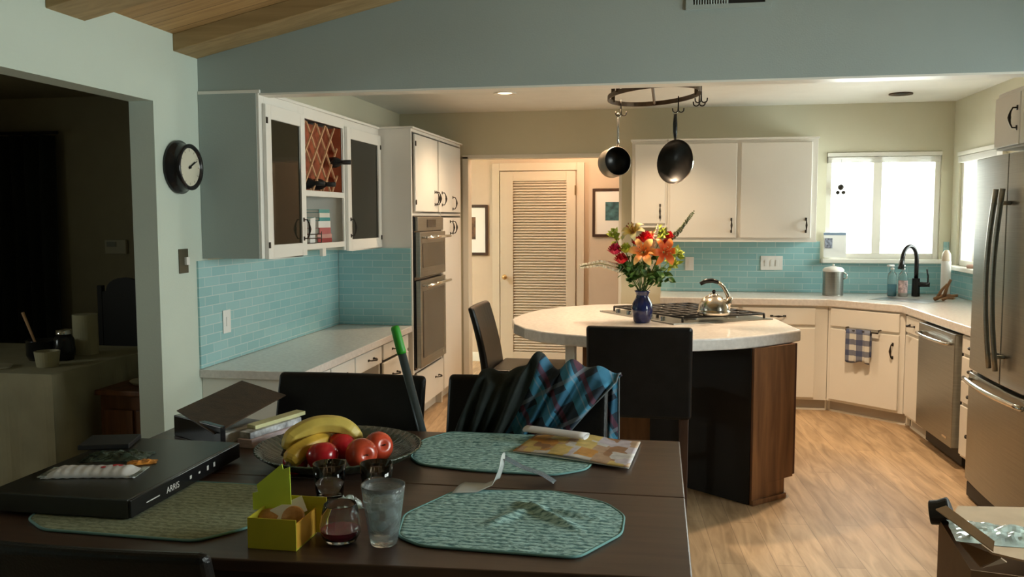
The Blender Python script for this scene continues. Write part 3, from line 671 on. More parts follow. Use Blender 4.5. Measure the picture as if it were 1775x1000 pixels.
G().fbox(FJ, .0, FJ.L-.0, .0, .862, .001, .012).build('back_panel', mat('island_back', (.010, .007, .005), .6, var=.2), isl, bevel=.002)
G().box(-.60, 5.26, 0, -.545, 5.40, .863).build('support_post', m_trim, isl, bevel=.003)
io = plate('wall_outlet', 'white outlet under the overhang on the dark island back', 'outlet', FJ, FJ.L-.10, .785, .12, .075, m_white, 0)
for o in list(io.children): pass
tp = G().prism(topc, .864, .93).build('countertop', m_quartz, isl, bevel=.010, seg=3)
# cooktop
cl = Vector((-.441, 5.90, 0)); cn = Vector((.044, 5.235, 0)); cr = Vector((.655, 5.60, 0))
ex = (cr-cn); ey = (cl-cn)
ct = thing('gas_cooktop', 'steel gas cooktop with black grates set in the island top', 'cooktop', (.1, 5.7, .93))
def cpt(u, v, z): q = cn+ex*u+ey*v; return Vector((q.x, q.y, z))
g = G(); g.hexa([cpt(a, b, z) for z in (.9302, .938) for a, b in ((0, 0), (1, 0), (1, 1), (0, 1))]); g.build('steel_tray', m_steel, ct, bevel=.002)
for v0, v1 in ((.04, .345), (.355, .65), (.66, .95)):
    g = G(); z = .966; a0, a1 = .12, .94
    for k in range(7): u = a0+(a1-a0)*k/6; g.tube([cpt(u, v0, z), cpt(u, v1, z)], .0075, 6)
    for k in range(3): v = v0+(v1-v0)*k/2; g.tube([cpt(a0, v, z), cpt(a1, v, z)], .0065, 6)
    for u in (a0, a1):
        for v in (v0, v1): g.tube([cpt(u, v, z), cpt(u, v, .938)], .007, 6)
    g.build('grate', m_blackmat, ct, smooth=True)
for u, v in ((.32, .2), (.74, .2), (.53, .5), (.32, .8), (.74, .8)):
    p = cpt(u, v, .938); b = G().cyl(p, p+Vector((0, 0, .014)), .045, .04, 24).build('burner', m_steel, ct)
    G().cyl(p+Vector((0, 0, .0145)), p+Vector((0, 0, .024)), .034, .030, 24).build('burner_cap', m_blackmat, b)
for k in range(5):
    p = cpt(.055, .2+.15*k, .938); G().cyl(p, p+Vector((0, 0, .024)), .017, .015, 16).build('knob', m_chrome, ct)

# kettle
kx, ky, kz = .285, 5.44, .974
t = thing('kettle', 'steel whistling kettle with black curved handle on the cooktop', 'kettle', (kx, ky, kz))
m_kettle = mat('kettle_steel', (.62, .57, .50), .22, 1, var=.04)
G().lathe([(.001, 0), (.088, 0), (.098, .008), (.099, .022), (.093, .028), (.093, .033), (.087, .065), (.070, .095), (.045, .115), (.03, .120), (.001, .121)], (kx, ky, kz), 40).build('body', m_kettle, t, smooth=True)
ld = G().lathe([(.030, .121), (.026, .127), (.001, .129)], (kx, ky, kz), 24).build('lid', m_kettle, t, smooth=True)
G().sph((kx, ky, kz+.140), .012).build('lid_knob', m_black, ld, smooth=True)
g = G(); g.tube([(kx+.06, ky, kz+.045), (kx+.085, ky-.01, kz+.075), (kx+.098, ky-.015, kz+.11)], [.032, .022, .013], 14); g.build('spout', m_kettle, t, smooth=True)
hp = [(kx+.085, ky, kz+.02), (kx+.092, ky, kz+.06), (kx+.082, ky, kz+.12), (kx+.055, ky, kz+.17), (kx+.025, ky, kz+.197)]
G().tube(hp, [.010, .012, .012, .011, .011], 12).build('handle_arm', m_kettle, t, smooth=True)
G().tube([(kx+.025, ky, kz+.197), (kx-.01, ky, kz+.207), (kx-.05, ky, kz+.203), (kx-.082, ky, kz+.185)], [.012, .0145, .0145, .011], 12).build('handle_grip', m_black, t, smooth=True)

# vase and bouquet
vx, vy, vz = -.142, 5.33, .9305
m_vase = mat('cobalt_glaze', (.010, .018, .09), .12, var=.5, scale=18, coat=.5)
tag(G().lathe([(.001, 0), (.045, 0), (.052, .01), (.061, .05), (.064, .085), (.058, .12), (.040, .150), (.036, .165), (.044, .185), (.047, .195), (.042, .194), (.033, .165), (.04, .14), (.05, .1), (.001, .02)], (vx, vy, vz), 32).build('vase', m_vase, smooth=True), 'cobalt blue glazed vase on the island beside the cooktop', 'vase')
m_stem = mat('stem_green', (.10, .20, .04), .5, var=.2); m_leaf = mat('leaf_green', (.07, .17, .03), .45, var=.5, scale=15); m_leaf2 = mat('lime_green', (.42, .50, .06), .5, var=.3, scale=20)
def petalmat(nm, c0, c1):
    m, nt, b = newmat(nm); b.inputs['Roughness'].default_value = .5; b.inputs['Subsurface Weight'].default_value = .1
    at = N(nt, 'ShaderNodeAttribute'); at.attribute_name = 'tip'
    rp = N(nt, 'ShaderNodeValToRGB'); e = rp.color_ramp.elements; e[0].color = (*c0, 1); e[1].color = (*c1, 1); e[0].position = .25; e[1].position = .85
    nt.links.new(at.outputs['Fac'], rp.inputs[0]); nt.links.new(rp.outputs[0], b.inputs['Base Color']); return m
m_lily_o = petalmat('lily_orange', (.85, .20, .02), (.95, .62, .22)); m_lily_d = petalmat('lily_deep', (.80, .10, .02), (.88, .25, .03)); m_lily_y = petalmat('lily_cream', (.90, .62, .10), (.92, .85, .50))
m_carn = mat('carnation_red', (.75, .02, .03), .6, var=.3, scale=40); m_carn2 = mat('carnation_pink', (.80, .03, .10), .6, var=.3, scale=40); m_mum = mat('green_mum', (.50, .55, .05), .6, var=.3, scale=40)
neck = Vector((vx, vy, vz+.17))
def stem(parent, head):
    base_ = Vector((vx+random.uniform(-.018, .018), vy+random.uniform(-.018, .018), vz+.10))
    nk = neck+Vector((random.uniform(-.022, .022), random.uniform(-.015, .015), 0))
    md = (nk+head)/2+Vector((0, 0, .01))
    G().tube([base_, nk, md, head], .0028, 6).build('stem', m_stem, parent, smooth=True)
def orient(d):
    d = Vector(d).normalized(); return d.to_track_quat('Z', 'Y').to_matrix()
def lily(c, d, R, m, lab):
    t = thing('lily', lab, 'flower', c, group='flowers in the blue vase'); c = Vector(c); Q = orient(d)
    g = G(); lay = g.bm.verts.layers.float.new('tip')
    for k in range(6):
        a = k*PI/3+random.uniform(-.08, .08); n = 8; wd = .235*R*(1 if k % 2 else .8); V = []
        for i in range(n+1):
            u = i/n; rad = .06*R+R*u*(1-.12*u); h = .42*R*math.sin(u*2.2)-.28*R*u**3; w = wd*math.sin(PI*min(1, u*.9+.08))**.8
            row = []
            for j in (-1, -.5, 0, .5, 1):
                q = Vector((rad, j*w, h+.10*R*abs(j)*(1-u)))
                q = Matrix.Rotation(a, 3, 'Z')@q; v = g.bm.verts.new(c+Q@q); v[lay] = u; row.append(v)
            V.append(row)
        for x_, y_ in zip(V, V[1:]):
            for j in range(4): g.face([x_[j], y_[j], y_[j+1], x_[j+1]])
    g.build('petals', m, t, smooth=True)
    g = G()
    for k in range(6):
        a = k*PI/3+.4; q = Q@Vector((.22*R*math.cos(a), .22*R*math.sin(a), .75*R)); g.tube([c, c+q*.6, c+q], .0012, 5); g.sph(c+q, .004, (1, 1, 1.6), 6)
    g.build('stamens', mat('stamen', (.35, .12, .02), .6), t, smooth=True); stem(t, c-Q@Vector((0, 0, .005)))
def ruffle(c, R, m, lab):
    t = thing('carnation', lab, 'flower', c, group='flowers in the blue vase'); c = Vector(c); g = G()
    for L_ in range(5):
        rr = R*(1-.17*L_); nseg = 36; top = []; bot = []
        for i in range(nseg):
            a = 2*PI*i/nseg; w = 1+.13*math.sin(a*7+L_*2)+.06*math.sin(a*13+L_)
            top.append(g.bm.verts.new(c+Vector((rr*w*math.cos(a), rr*w*math.sin(a)*.9, R*(-.1+.2*L_)+.12*R*math.sin(a*9+L_)))))
            bot.append(g.bm.verts.new(c+Vector((.25*rr*math.cos(a), .25*rr*math.sin(a), -R*.65+.12*R*L_))))
        for i in range(nseg): j = (i+1) % nseg; g.face([bot[i], bot[j], top[j], top[i]])
    g.build('petals', m, t, smooth=True); stem(t, c-Vector((0, 0, R*.6)))
def P2(px, py, Y):        # pixel to point at depth Y, used once to lay the bouquet out
    d = Fv+rv*((px-887.5)/FPX)-uv*((py-500)/FPX); return EYE+d*(Y/d.y)
lily(P2(1115, 437, 5.26), (-.05, -1, .25), .100, m_lily_o, 'orange and cream lily at the front centre of the bouquet')
lily(P2(1150, 437, 5.27), (.35, -1, .15), .098, m_lily_d, 'deep orange lily at the front right of the bouquet')
lily(P2(1098, 405, 5.33), (-.3, -.6, .8), .092, m_lily_y, 'pale yellow lily at the top of the bouquet')
lily(P2(1133, 416, 5.38), (.1, -.6, .8), .075, m_lily_d, 'small orange lily behind the front blooms')
ruffle(P2(1066, 432, 5.29), .048, m_carn2, 'crimson carnation at the far left of the bouquet'); ruffle(P2(1077, 448, 5.28), .046, m_carn, 'red carnation at the lower left of the bouquet')
ruffle(P2(1119, 411, 5.30), .050, m_carn, 'red carnation at the top middle of the bouquet'); ruffle(P2(1104, 418, 5.30), .036, m_carn, 'small red carnation below the pale yellow lily')
ruffle(P2(1085, 430, 5.27), .042, m_mum, 'lime green pompom flower among the red carnations')
ruffle(P2(1155, 422, 5.36), .040, m_carn, 'red carnation behind the deep orange lily')
def leafspray(c, n, spread, m, lab, sz=.045):
    t = thing('leafy_sprig', lab, 'foliage', c, group='leaves in the blue vase'); c = Vector(c); g = G()
    for k in range(int(n*1.6)):
        o_ = c+Vector([random.gauss(0, spread) for _ in range(3)]); d = Vector((random.uniform(-1, 1), random.uniform(-1, .3), random.uniform(-.6, 1))).normalized(); sd = d.orthogonal().normalized()
        L_ = sz*random.uniform(.7, 1.2); w = L_*.42
        v = [g.bm.verts.new(q) for q in (o_, o_+d*L_*.35+sd*w, o_+d*L_*.7+sd*w*.8, o_+d*L_*1.2, o_+d*L_*.7-sd*w*.8, o_+d*L_*.35-sd*w)]
        md = g.bm.verts.new(o_+d*L_*.6-d.cross(sd)*w*.3)
        for i in range(6): g.face([v[i], v[(i+1) % 6], md])
    g.build('leaves', m, t); stem(t, c)
leafspray(P2(1095, 480, 5.31), 26, .022, m_leaf, 'dark green leaves above the left of the vase rim')
leafspray(P2(1138, 478, 5.31), 34, .030, m_leaf, 'dark green leaves above the right of the vase rim')
leafspray(P2(1118, 455, 5.36), 26, .040, m_leaf, 'green leaves in the heart of the bouquet')
leafspray(P2(1168, 455, 5.33), 22, .020, m_leaf2, 'lime leaves at the right edge of the bouquet', .035)
leafspray(P2(1148, 405, 5.37), 18, .018, m_leaf2, 'lime leaves at the upper right of the bouquet', .035)
leafspray(P2(1066, 410, 5.36), 12, .018, m_leaf2, 'pale leaves at the upper left of the bouquet', .035)
def spray(pts, m, lab, sz=.009, n=26):
    t = thing('flower_spike', lab, 'flower', tuple(pts[0]), group='flower spikes in the blue vase'); g = G(); g2 = G()
    g2.tube([neck]+pts, .0022, 6); g2.build('stem', m_stem, t, smooth=True)
    for k in range(n):
        u = k/(n-1)*(len(pts)-1); i = min(int(u), len(pts)-2); q = pts[i].lerp(pts[i+1], u-i)
        for sgn in (-1, 1):
            off = Vector((random.uniform(-.4, .4), random.uniform(-.6, .2), sgn)).normalized()*(sz*(1.3-.7*k/n)); g.sph(q+off, sz*(.8-.45*k/n), (1, 1, 1), 6)
    g.build('florets', m, t, smooth=True)
m_cream = mat('cream_florets', (.80, .76, .60), .6, var=.2, scale=30)
m_grass = mat('grass_spike', (.16, .18, .10), .6, var=.3, scale=30)
leafspray(P2(1172, 440, 5.31), 20, .018, m_leaf2, 'yellow green leaves beside the deep orange lily', .038)
leafspray(P2(1082, 462, 5.33), 18, .020, m_leaf, 'dark leaves under the red carnations', .04)
ruffle(P2(1160, 408, 5.37), .034, m_carn, 'red carnation at the upper right of the bouquet'); ruffle(P2(1092, 394, 5.38), .026, m_lily_o, 'small orange bud at the very top of the bouquet')
spray([P2(1128, 440, 5.33), P2(1135, 412, 5.33), P2(1141, 392, 5.33)], m_cream, 'upright white flower spike at the top of the bouquet', .014)
spray([P2(1075, 465, 5.32), P2(1040, 456, 5.30), P2(1006, 462, 5.28)], m_cream, 'white flower spike drooping out to the left of the vase', .015, 26)
spray([P2(1150, 425, 5.36), P2(1178, 400, 5.38), P2(1202, 368, 5.40)], m_grass, 'thin grey green grass spike reaching up to the right', .013, 28)

# ------------------------------------------------------------ pot rack and pans
t = thing('pot_rack', 'oval bronze pot rack hanging from the kitchen ceiling above the island', 'pot rack', (-.08, 4.98, 2.25))
def rk(a, dz=0): return Vector((-.082+.255*math.cos(a)+.0*math.sin(a), 4.97+.36*math.sin(a)-.10*math.cos(a), 2.235+.004*math.cos(a)+dz))
g = G(); n = 64; V = []
for i in range(n):
    a = 2*PI*i/n; p = rk(a); q = Vector((-.082, 4.97, p.z)); d = (p-q); d.z = 0; d.normalize()
    V.append([g.bm.verts.new(p+d*o_+Vector((0, 0, z_))) for o_, z_ in ((-.003, -.013), (.003, -.013), (.003, .013), (-.003, .013))])
for i in range(n):
    a, b = V[i], V[(i+1) % n]
    for k in range(4): j = (k+1) % 4; g.face([a[k], a[j], b[j], b[k]])
g.build('ring', m_bronze, t, bevel=.001)
for a in (2.75, .42, 3.9, 5.6):
    p = rk(a); G().obox((p.x, p.y, (p.z+ZC)/2), (.022, .006, ZC-p.z)).build('hanger_strap', m_bronze, t)
G().tube([rk(PI*.5), rk(PI*1.5)], .008, 8).build('cross_bar', m_bronze, t)
def hook(a, nm=None):
    p = rk(a); pts = [p+Vector((0, 0, .02)), p+Vector((0, -.008, .02)), p+Vector((0, -.01, -.02)), p+Vector((.0, -.01, -.055))]
    for s in (-1, 1):
        q = [pts[-1]+Vector((s*.0, 0, .03))]
        for k in range(1, 8): th = PI*k/7; q.append(pts[-1]+Vector((s*.016*(1-math.cos(th)), 0, -.016*math.sin(th)+(.008 if k == 7 else 0))))
        g = G(); g.tube(q, .0035, 6); g.build('hook', m_iron, t, smooth=True)
    G().tube(pts, .0035, 6).build('hook', m_iron, t, smooth=True)
    return pts[-1]
h1 = hook(2.43); h2 = hook(1.00); hook(.25); hook(-.15)
# saucepan, hung by the handle, opening toward the camera and a bit to the right
def hung_pan(name, label, top, axis, prof, inner, outer, rimr, handle_len, hm, hw, cz):
    t = thing(name, label, 'pan', tuple(top)); Q = orient(axis)
    c = Vector((top.x, top.y, cz))
    G().lathe(prof[0], c, 40, Q).build('pan_body', outer, t, smooth=True)
    G().lathe(prof[1], c, 40, Q).build('inner_lining', inner, t, smooth=True)
    a = c+Vector((0, 0, 1))*(rimr); e = Vector((top.x, top.y, top.z))
    g = G(); ax = Vector(axis).normalized()
    st = c+Q@Vector((0, 0, -.01)); st = Vector((c.x, c.y, c.z+rimr*.97))
    g.tube([st, st.lerp(e, .25), st.lerp(e, .6), e+Vector((0, 0, -.006))], hw, 10); g.build('handle', hm, t, smooth=True)
    g = G(); g.tube([e+Vector((.012*math.cos(k*PI/6), 0, .004+.012*math.sin(k*PI/6))) for k in range(12)], .003, 6, closed=True); g.build('hanging_ring', m_chrome, t, smooth=True)
R = .087; D = .10
m_pan_out = mat('anodised_grey', (.30, .26, .21), .38, .8, var=.05)
m_non = mat('nonstick_black', (.010, .009, .008), .3, var=0)
p1 = h1+Vector((-.016, 0, -.020))
hung_pan('saucepan', 'grey saucepan with black inside hanging from the left of the rack', p1, (.50, -.86, .12),
         ([(.001, -D), (R*.95, -D), (R, -D+.008), (R, 0), (R-.003, .001)], [(R-.003, .001), (R-.004, -D+.006), (.001, -D+.005)]), m_non, m_pan_out, R, .2, m_chrome, [.009, .007, .007, .008], 1.897)
p2 = h2+Vector((-.016, 0, -.020)); R = .130; D = .045
hung_pan('frying_pan', 'black nonstick frying pan hanging from the right of the rack', p2, (-.62, -.80, .10),
         ([(.001, -D), (R*.80, -D), (R, 0), (R-.002, .002)], [(R-.002, .002), (R*.79, -D+.004), (.001, -D+.004)]), m_non, m_chrome, R, .2, m_black, [.007, .012, .013, .009], 1.885)

# ------------------------------------------------------------ recessed lights
m_bulb = mat('lamp_glow', (1, .9, .75), .5, var=0, emit=(1, .8, .55), es=3)
def downlight(x, y, lit, lab):
    t = thing('recessed_light', lab, 'light', (x, y, ZC), group='recessed ceiling lights')
    G().lathe([(.055, -.002), (.088, -.010), (.088, -.0005), (.055, -.0005)], (x, y, ZC), 32).build('trim_ring', m_bronze if not lit else m_trim, t, smooth=False)
    G().lathe([(.001, -.0025), (.055, -.0025)], (x, y, ZC), 32).build('lamp_face', m_bulb if lit else m_blackmat, t)
downlight(-1.24, 6.74, True, 'lit recessed ceiling light left of the pot rack'); downlight(1.78, 7.35, False, 'dark unlit recessed ceiling light near the back window')

# ------------------------------------------------------------ hall door, pictures
m_hdoor = mat('hall_door_paint', (.62, .54, .43), .45, var=.02)
t = thing('door_1', None, None); t['kind'] = 'structure'
FH = Face((-1.76, 9.28), (-.95, 9.28)); Ld = FH.L
g = G(); g.fbox(FH, 0, .14, .01, 2.05, -.02, .02).fbox(FH, Ld-.10, Ld, .01, 2.05, -.02, .02).fbox(FH, .14, Ld-.10, 1.95, 2.05, -.02, .02).fbox(FH, .14, Ld-.10, .01, .12, -.02, .02); g.build('stile_frame', m_hdoor, t, bevel=.003)
g = G()
for k in range(62):
    z = .13+k*.0295; s0, s1 = .141, Ld-.101
    g.hexa([FH.P(s0, z, .012), FH.P(s1, z, .012), FH.P(s1, z+.004, .014), FH.P(s0, z+.004, .014), FH.P(s0, z+.026, -.014), FH.P(s1, z+.026, -.014), FH.P(s1, z+.030, -.012), FH.P(s0, z+.030, -.012)])
g.build('louvers', m_hdoor, t)
G().fbox(FH, .135, Ld-.095, .115, 1.955, -.0195, -.0155).build('back_sheet', m_hdoor, t)
g = G(); p = FH.P(.055, .93, .02); g.cyl(p, p+Vector((0, -.04, 0)), .012).sph(p+Vector((0, -.055, 0)), .028); g.build('door_knob', mat('brass', (.6, .42, .2), .3, .9), t, smooth=True)
for z in (.35, 1.85): G().fbox(FH, Ld-.012, Ld+.006, z-.05, z+.05, .02, .026).build('hinge', mat('old_brass', (.25, .17, .08), .4, .8), t)
g = G(); g.box(-1.85, 9.27, 0, -1.77, 9.3, 2.14).box(-.94, 9.27, 0, -.86, 9.3, 2.14).box(-1.77, 9.27, 2.06, -.94, 9.3, 2.14); struct(g.build('trim_7', m_hdoor, bevel=.003))
def picture(x0, x1, z0, z1, y, ax0, ax1, az0, az1, cols, lab):
    t = thing('framed_picture', lab, 'picture', ((x0+x1)/2, y, z0)); f = .028
    g = G(); g.box(x0, y-.022, z0, x0+f, y-.001, z1).box(x1-f, y-.022, z0, x1, y-.001, z1).box(x0+f, y-.022, z0, x1-f, y-.001, z0+f).box(x0+f, y-.022, z1-f, x1-f, y-.001, z1); g.build('frame', m_leg, t, bevel=.002)
    G().box(x0+f, y-.012, z0+f, x1-f, y-.002, z1-f).build('mat_board', m_white, t)
    G().box(ax0, y-.0135, az0, ax1, y-.0125, az1).build('artwork', mat('art', cols, .5, var=.8, scale=14), t)
picture(-2.36, -1.90, 1.16, 1.70, 9.3, -2.22, -2.035, 1.33, 1.57, (.12, .06, .03), 'black framed picture with a brown print left of the louvered door')
picture(-.775, -.30, 1.36, 1.865, 9.3, -.64, -.44, 1.53, 1.725, (.05, .13, .15), 'black framed picture with a blue green print right of the louvered door')

# ------------------------------------------------------------ clock
ckM = Matrix.Rotation(PI/2, 3, 'Y'); cc = Vector((XL, 4.125, 1.822))
t = thing('wall_clock', 'round black wall clock with cream face on the left wall', 'clock', tuple(cc))
G().lathe([(.132, .001), (.135, .02), (.122, .028), (.114, .060), (.117, .075), (.110, .082), (.098, .078), (.096, .068), (.001, .066)], cc, 48, ckM).build('case', m_black, t, smooth=True)
G().lathe([(.001, .0685), (.0955, .0685)], cc, 40, ckM).build('dial', mat('clock_face', (.62, .60, .48), .5, var=.03), t)
def hand(ang, L_, w): 
    a = Vector((.0705, 0, 0)); d = Vector((0, math.sin(ang), math.cos(ang))); s_ = Vector((0, d.z, -d.y))*w
    g = G(); b = cc+a; g.hexa([b-d*.012-s_, b-d*.012+s_, b+d*L_+s_*.5, b+d*L_-s_*.5, b-d*.012-s_+Vector((.0015, 0, 0)), b-d*.012+s_+Vector((.0015, 0, 0)), b+d*L_+s_*.5+Vector((.0015, 0, 0)), b+d*L_-s_*.5+Vector((.0015, 0, 0))]); return g
hand(1.02, .055, .005).build('hour_hand', m_black, t); hand(1.12, .075, .003).build('minute_hand', m_black, t)
G().cyl(cc+Vector((.0695, 0, 0)), cc+Vector((.075, 0, 0)), .008).build('hub', m_black, t)
g = G()
for k in range(12):
    a = k*PI/6; b = cc+Vector((.0689, .084*math.sin(a), .084*math.cos(a))); g.obox(b, (.0006, .003, .012), (-a, 0, 0))
g.build('hour_marks', mat('mark_brown', (.2, .17, .12), .6), t)

# ------------------------------------------------------------ air vent on header
t = thing('air_vent', 'white air vent grille high on the header wall', 'vent', (.27, 4.35, 2.55))
x0, x1, z0, z1 = .075, .47, 2.545, 2.78; y = 4.349
g = G(); g.box(x0, y-.008, z0, x1, y, z0+.022).box(x0, y-.008, z1-.022, x1, y, z1).box(x0, y-.008, z0+.022, x0+.035, y, z1-.022).box(x1-.03, y-.008, z0+.022, x1, y, z1-.022).box(.262, y-.008, z0+.022, .272, y, z1-.022); g.build('frame', m_wall_shaded, t, bevel=.001)
G().box(x0+.035, y-.002, z0+.022, x1-.03, y-.0005, z1-.022).build('duct_dark', m_blackmat, t)
for k in range(14): x = x0+.044+k*.0122; 
g = G()
for k in range(13): g.obox((x0+.045+k*.0122, y-.006, (z0+z1)/2), (.005, .006, z1-z0-.046), (0, 0, .5))
for k in range(5): g.obox((.355, y-.006, z0+.05+k*.035), (.165, .010, .004), (.9, 0, 0))
g.build('slats', m_wall_shaded, t)

# ------------------------------------------------------------ chairs
def PZ(px, py, z):
    d = Fv+rv*((px-887.5)/FPX)-uv*((py-500)/FPX); q = EYE+d*((z-EYE.z)/d.z); return Vector((q.x, q.y, z))
def leather_chair(name, label, cat, loc, rot, Wd, H, seat, group=None, lean=.11):
    t = thing(name, label, cat, loc, rot, group, local=True); w = Wd/2
    g = G(); g.box(-w, -.235, seat-.10, w, .20, seat); g.build('seat', m_leather, t, bevel=.022, seg=3)
    z0 = seat-.10; n = 12; th = .052; V = []
    for side in (0, 1):
        rows = []
        for i in range(n+1):
            u = i/n; z = z0+(H-z0)*u; y = .195+lean*u**1.6+(th*(1-.25*u) if side else 0); row = []
            for j in range(9):
                x = -w+Wd*j/8; row.append(g_add(x, y+.016*(1-(x/w)**2)*u, z))
            rows.append(row)
        V.append(rows)
    g = G(); VV = [[[g.bm.verts.new(p) for p in r] for r in rows] for rows in V]
    A, B = VV
    for i in range(n):
        for j in range(8): g.face([A[i][j], A[i][j+1], A[i+1][j+1], A[i+1][j]]); g.face([B[i][j], B[i+1][j], B[i+1][j+1], B[i][j+1]])
        g.face([A[i][0], A[i+1][0], B[i+1][0], B[i][0]]); g.face([A[i][8], B[i][8], B[i+1][8], A[i+1][8]])
    for j in range(8): g.face([A[0][j], B[0][j], B[0][j+1], A[0][j+1]]); g.face([A[n][j], A[n][j+1], B[n][j+1], B[n][j]])
    g.build('backrest', m_leather, t, smooth=False, bevel=.020, seg=4)
    for x in (-w+.035, w-.035):
        for y, dy, top in ((-.20, -.01, seat-.10), (.19, .10, seat-.10)):
            g = G(); a, b = .022, .016
            g.hexa([(x-b, y+dy-b, 0), (x+b, y+dy-b, 0), (x+b, y+dy+b, 0), (x-b, y+dy+b, 0), (x-a, y-a, top), (x+a, y-a, top), (x+a, y+a, top), (x-a, y+a, top)])
            g.build('leg', m_leg, t, bevel=.003)
    if seat > .58:
        for y in (-.20,):
            G().box(-w+.05, y-.012, .25, w-.05, y+.012, .28).build('foot_rail', m_leg, t)
    return t
def g_add(x, y, z): return Vector((x, y, z))
def smooth_auto(o): pass
leather_chair('dining_chair', 'black leather dining chair at the far side of the table, left one with bare back', 'chair', (-1.25, 3.03, 0), 0, .62, .935, .47, 'dining chairs')
leather_chair('dining_chair', 'black leather dining chair across the table with a plaid shirt over it', 'chair', (-.53, 3.03, 0), 0, .63, .945, .47, 'dining chairs')
leather_chair('dining_chair', 'dark leather dining chair cut off at the lower left corner of the photo', 'chair', (-1.172, 1.85, 0), PI, .61, .918, .47, 'dining chairs')
leather_chair('counter_stool', 'black leather counter chair seen from behind in front of the island', 'stool', (-.132, 4.70, 0), PI, .53, 1.02, .64, 'counter chairs at the island', lean=.075)
leather_chair('counter_stool', 'black leather counter chair seen side-on at the left end of the island', 'stool', (-.855, 5.42, 0), PI/2, .50, 1.02, .64, 'counter chairs at the island', lean=.10)

# ------------------------------------------------------------ plaid shirt on chair
m_shirt = plaid('shirt_plaid', (.012, .026, .045), [(0, .13, .1, .40, (.05, .26, .42), .75), (2, .14, .35, .35, (.03, .16, .28), .7), (0, .13, .62, .14, (.10, .025, .05), .8), (2, .14, .85, .10, (.16, .20, .24), .6), (0, .13, .85, .04, (.25, .30, .34), .5)], tilt=.5)
def shirt(u, v):
    # u across, v from the lower front hem over the chair top to the back hem
    fold = .020*math.sin(u*17+1.2+v*2)+.011*math.sin(u*37+v*3)+.006*math.sin(u*67+v*9)
    hump = .070*math.exp(-((u-.42)/.075)**2)+.048*math.exp(-((u-.66)/.085)**2)+.010*math.sin(u*31)+.012*math.sin(u*15+2)
    left = max(0, .30-u)/.30
    if v < .5:
        k = v/.5; z = .735+(.955-.735)*k; x = (-.80+.425*u)*(1-k)+(-.72+.535*u)*k
        y = 3.285+.035*k-.010-abs(fold)*(1.5-.6*k)-.030*math.sin(k*PI)*(.5+.5*math.sin(u*9)); z += hump*k**3-left*.02*k
    elif v < .62:
        k = (v-.5)/.12; z = .955+.022*math.sin(k*PI)+hump*(1-.5*k)-left*.02; x = -.72+.535*u+.02*k; y = 3.315+.10*k
    else:
        k = (v-.62)/.38; z = .955+hump*.5*(1-k)-.33*k-left*.02; x = -.70+.52*u; y = 3.415+.02*k+abs(fold)*.8
    return Vector((x, y, z))
t = thing('plaid_shirt', 'dark blue plaid shirt draped over the back of the right dining chair', 'shirt', (-.5, 3.35, .95))
G().grid(lambda u, v: shirt(.46+.54*u, v), 44, 60).build('plaid_cloth', m_shirt, t, smooth=True, solid=.003)
G().grid(lambda u, v: shirt(.46*u, v), 40, 60).build('dark_lining', mat('shirt_lining', (.014, .020, .018), .9, var=.4, scale=20), t, smooth=True, solid=.003)
o = G().tube([shirt(1, k/24) for k in range(25)], .004, 6).build('hem', mat('hem_grey', (.10, .12, .13), .8), t, smooth=True)

# ------------------------------------------------------------ dining table
TZ = .75
t = thing('dining_table', 'dark espresso wooden dining table in the foreground', 'table', (-.9, 2.5, 0))
def ln(p, q, y): k = (y-p[1])/(q[1]-p[1]); return (p[0]+(q[0]-p[0])*k, y)
G().prism([(.061, 2.552), (-1.89, 2.552), (-1.89, 3.19), (.055, 3.205)], TZ-.032, TZ).build('tabletop_leaf', m_table, t, bevel=.004)
G().prism([(.067, 1.965), (-.9, 1.905), (-1.89, 1.85), (-1.89, 2.5495), (.061, 2.5495)], TZ-.032, TZ).build('tabletop_leaf', m_table, t, bevel=.004)
g = G(); g.box(-1.82, 1.93, TZ-.115, -.02, 1.955, TZ-.033).box(-1.82, 3.11, TZ-.115, -.02, 3.135, TZ-.033).box(-1.82, 1.955, TZ-.115, -1.795, 3.11, TZ-.033).box(-.045, 1.995, TZ-.115, -.02, 3.11, TZ-.033); g.build('apron', m_table, t, bevel=.002)
for x, y in ((-1.8, 1.94), (-.06, 2.03), (-1.8, 3.1), (-.06, 3.1)): G().box(x-.04, y-.04 if y > 2.5 else y, 0, x+.04, y+.04, TZ-.034).build('leg', m_table, t, bevel=.004)

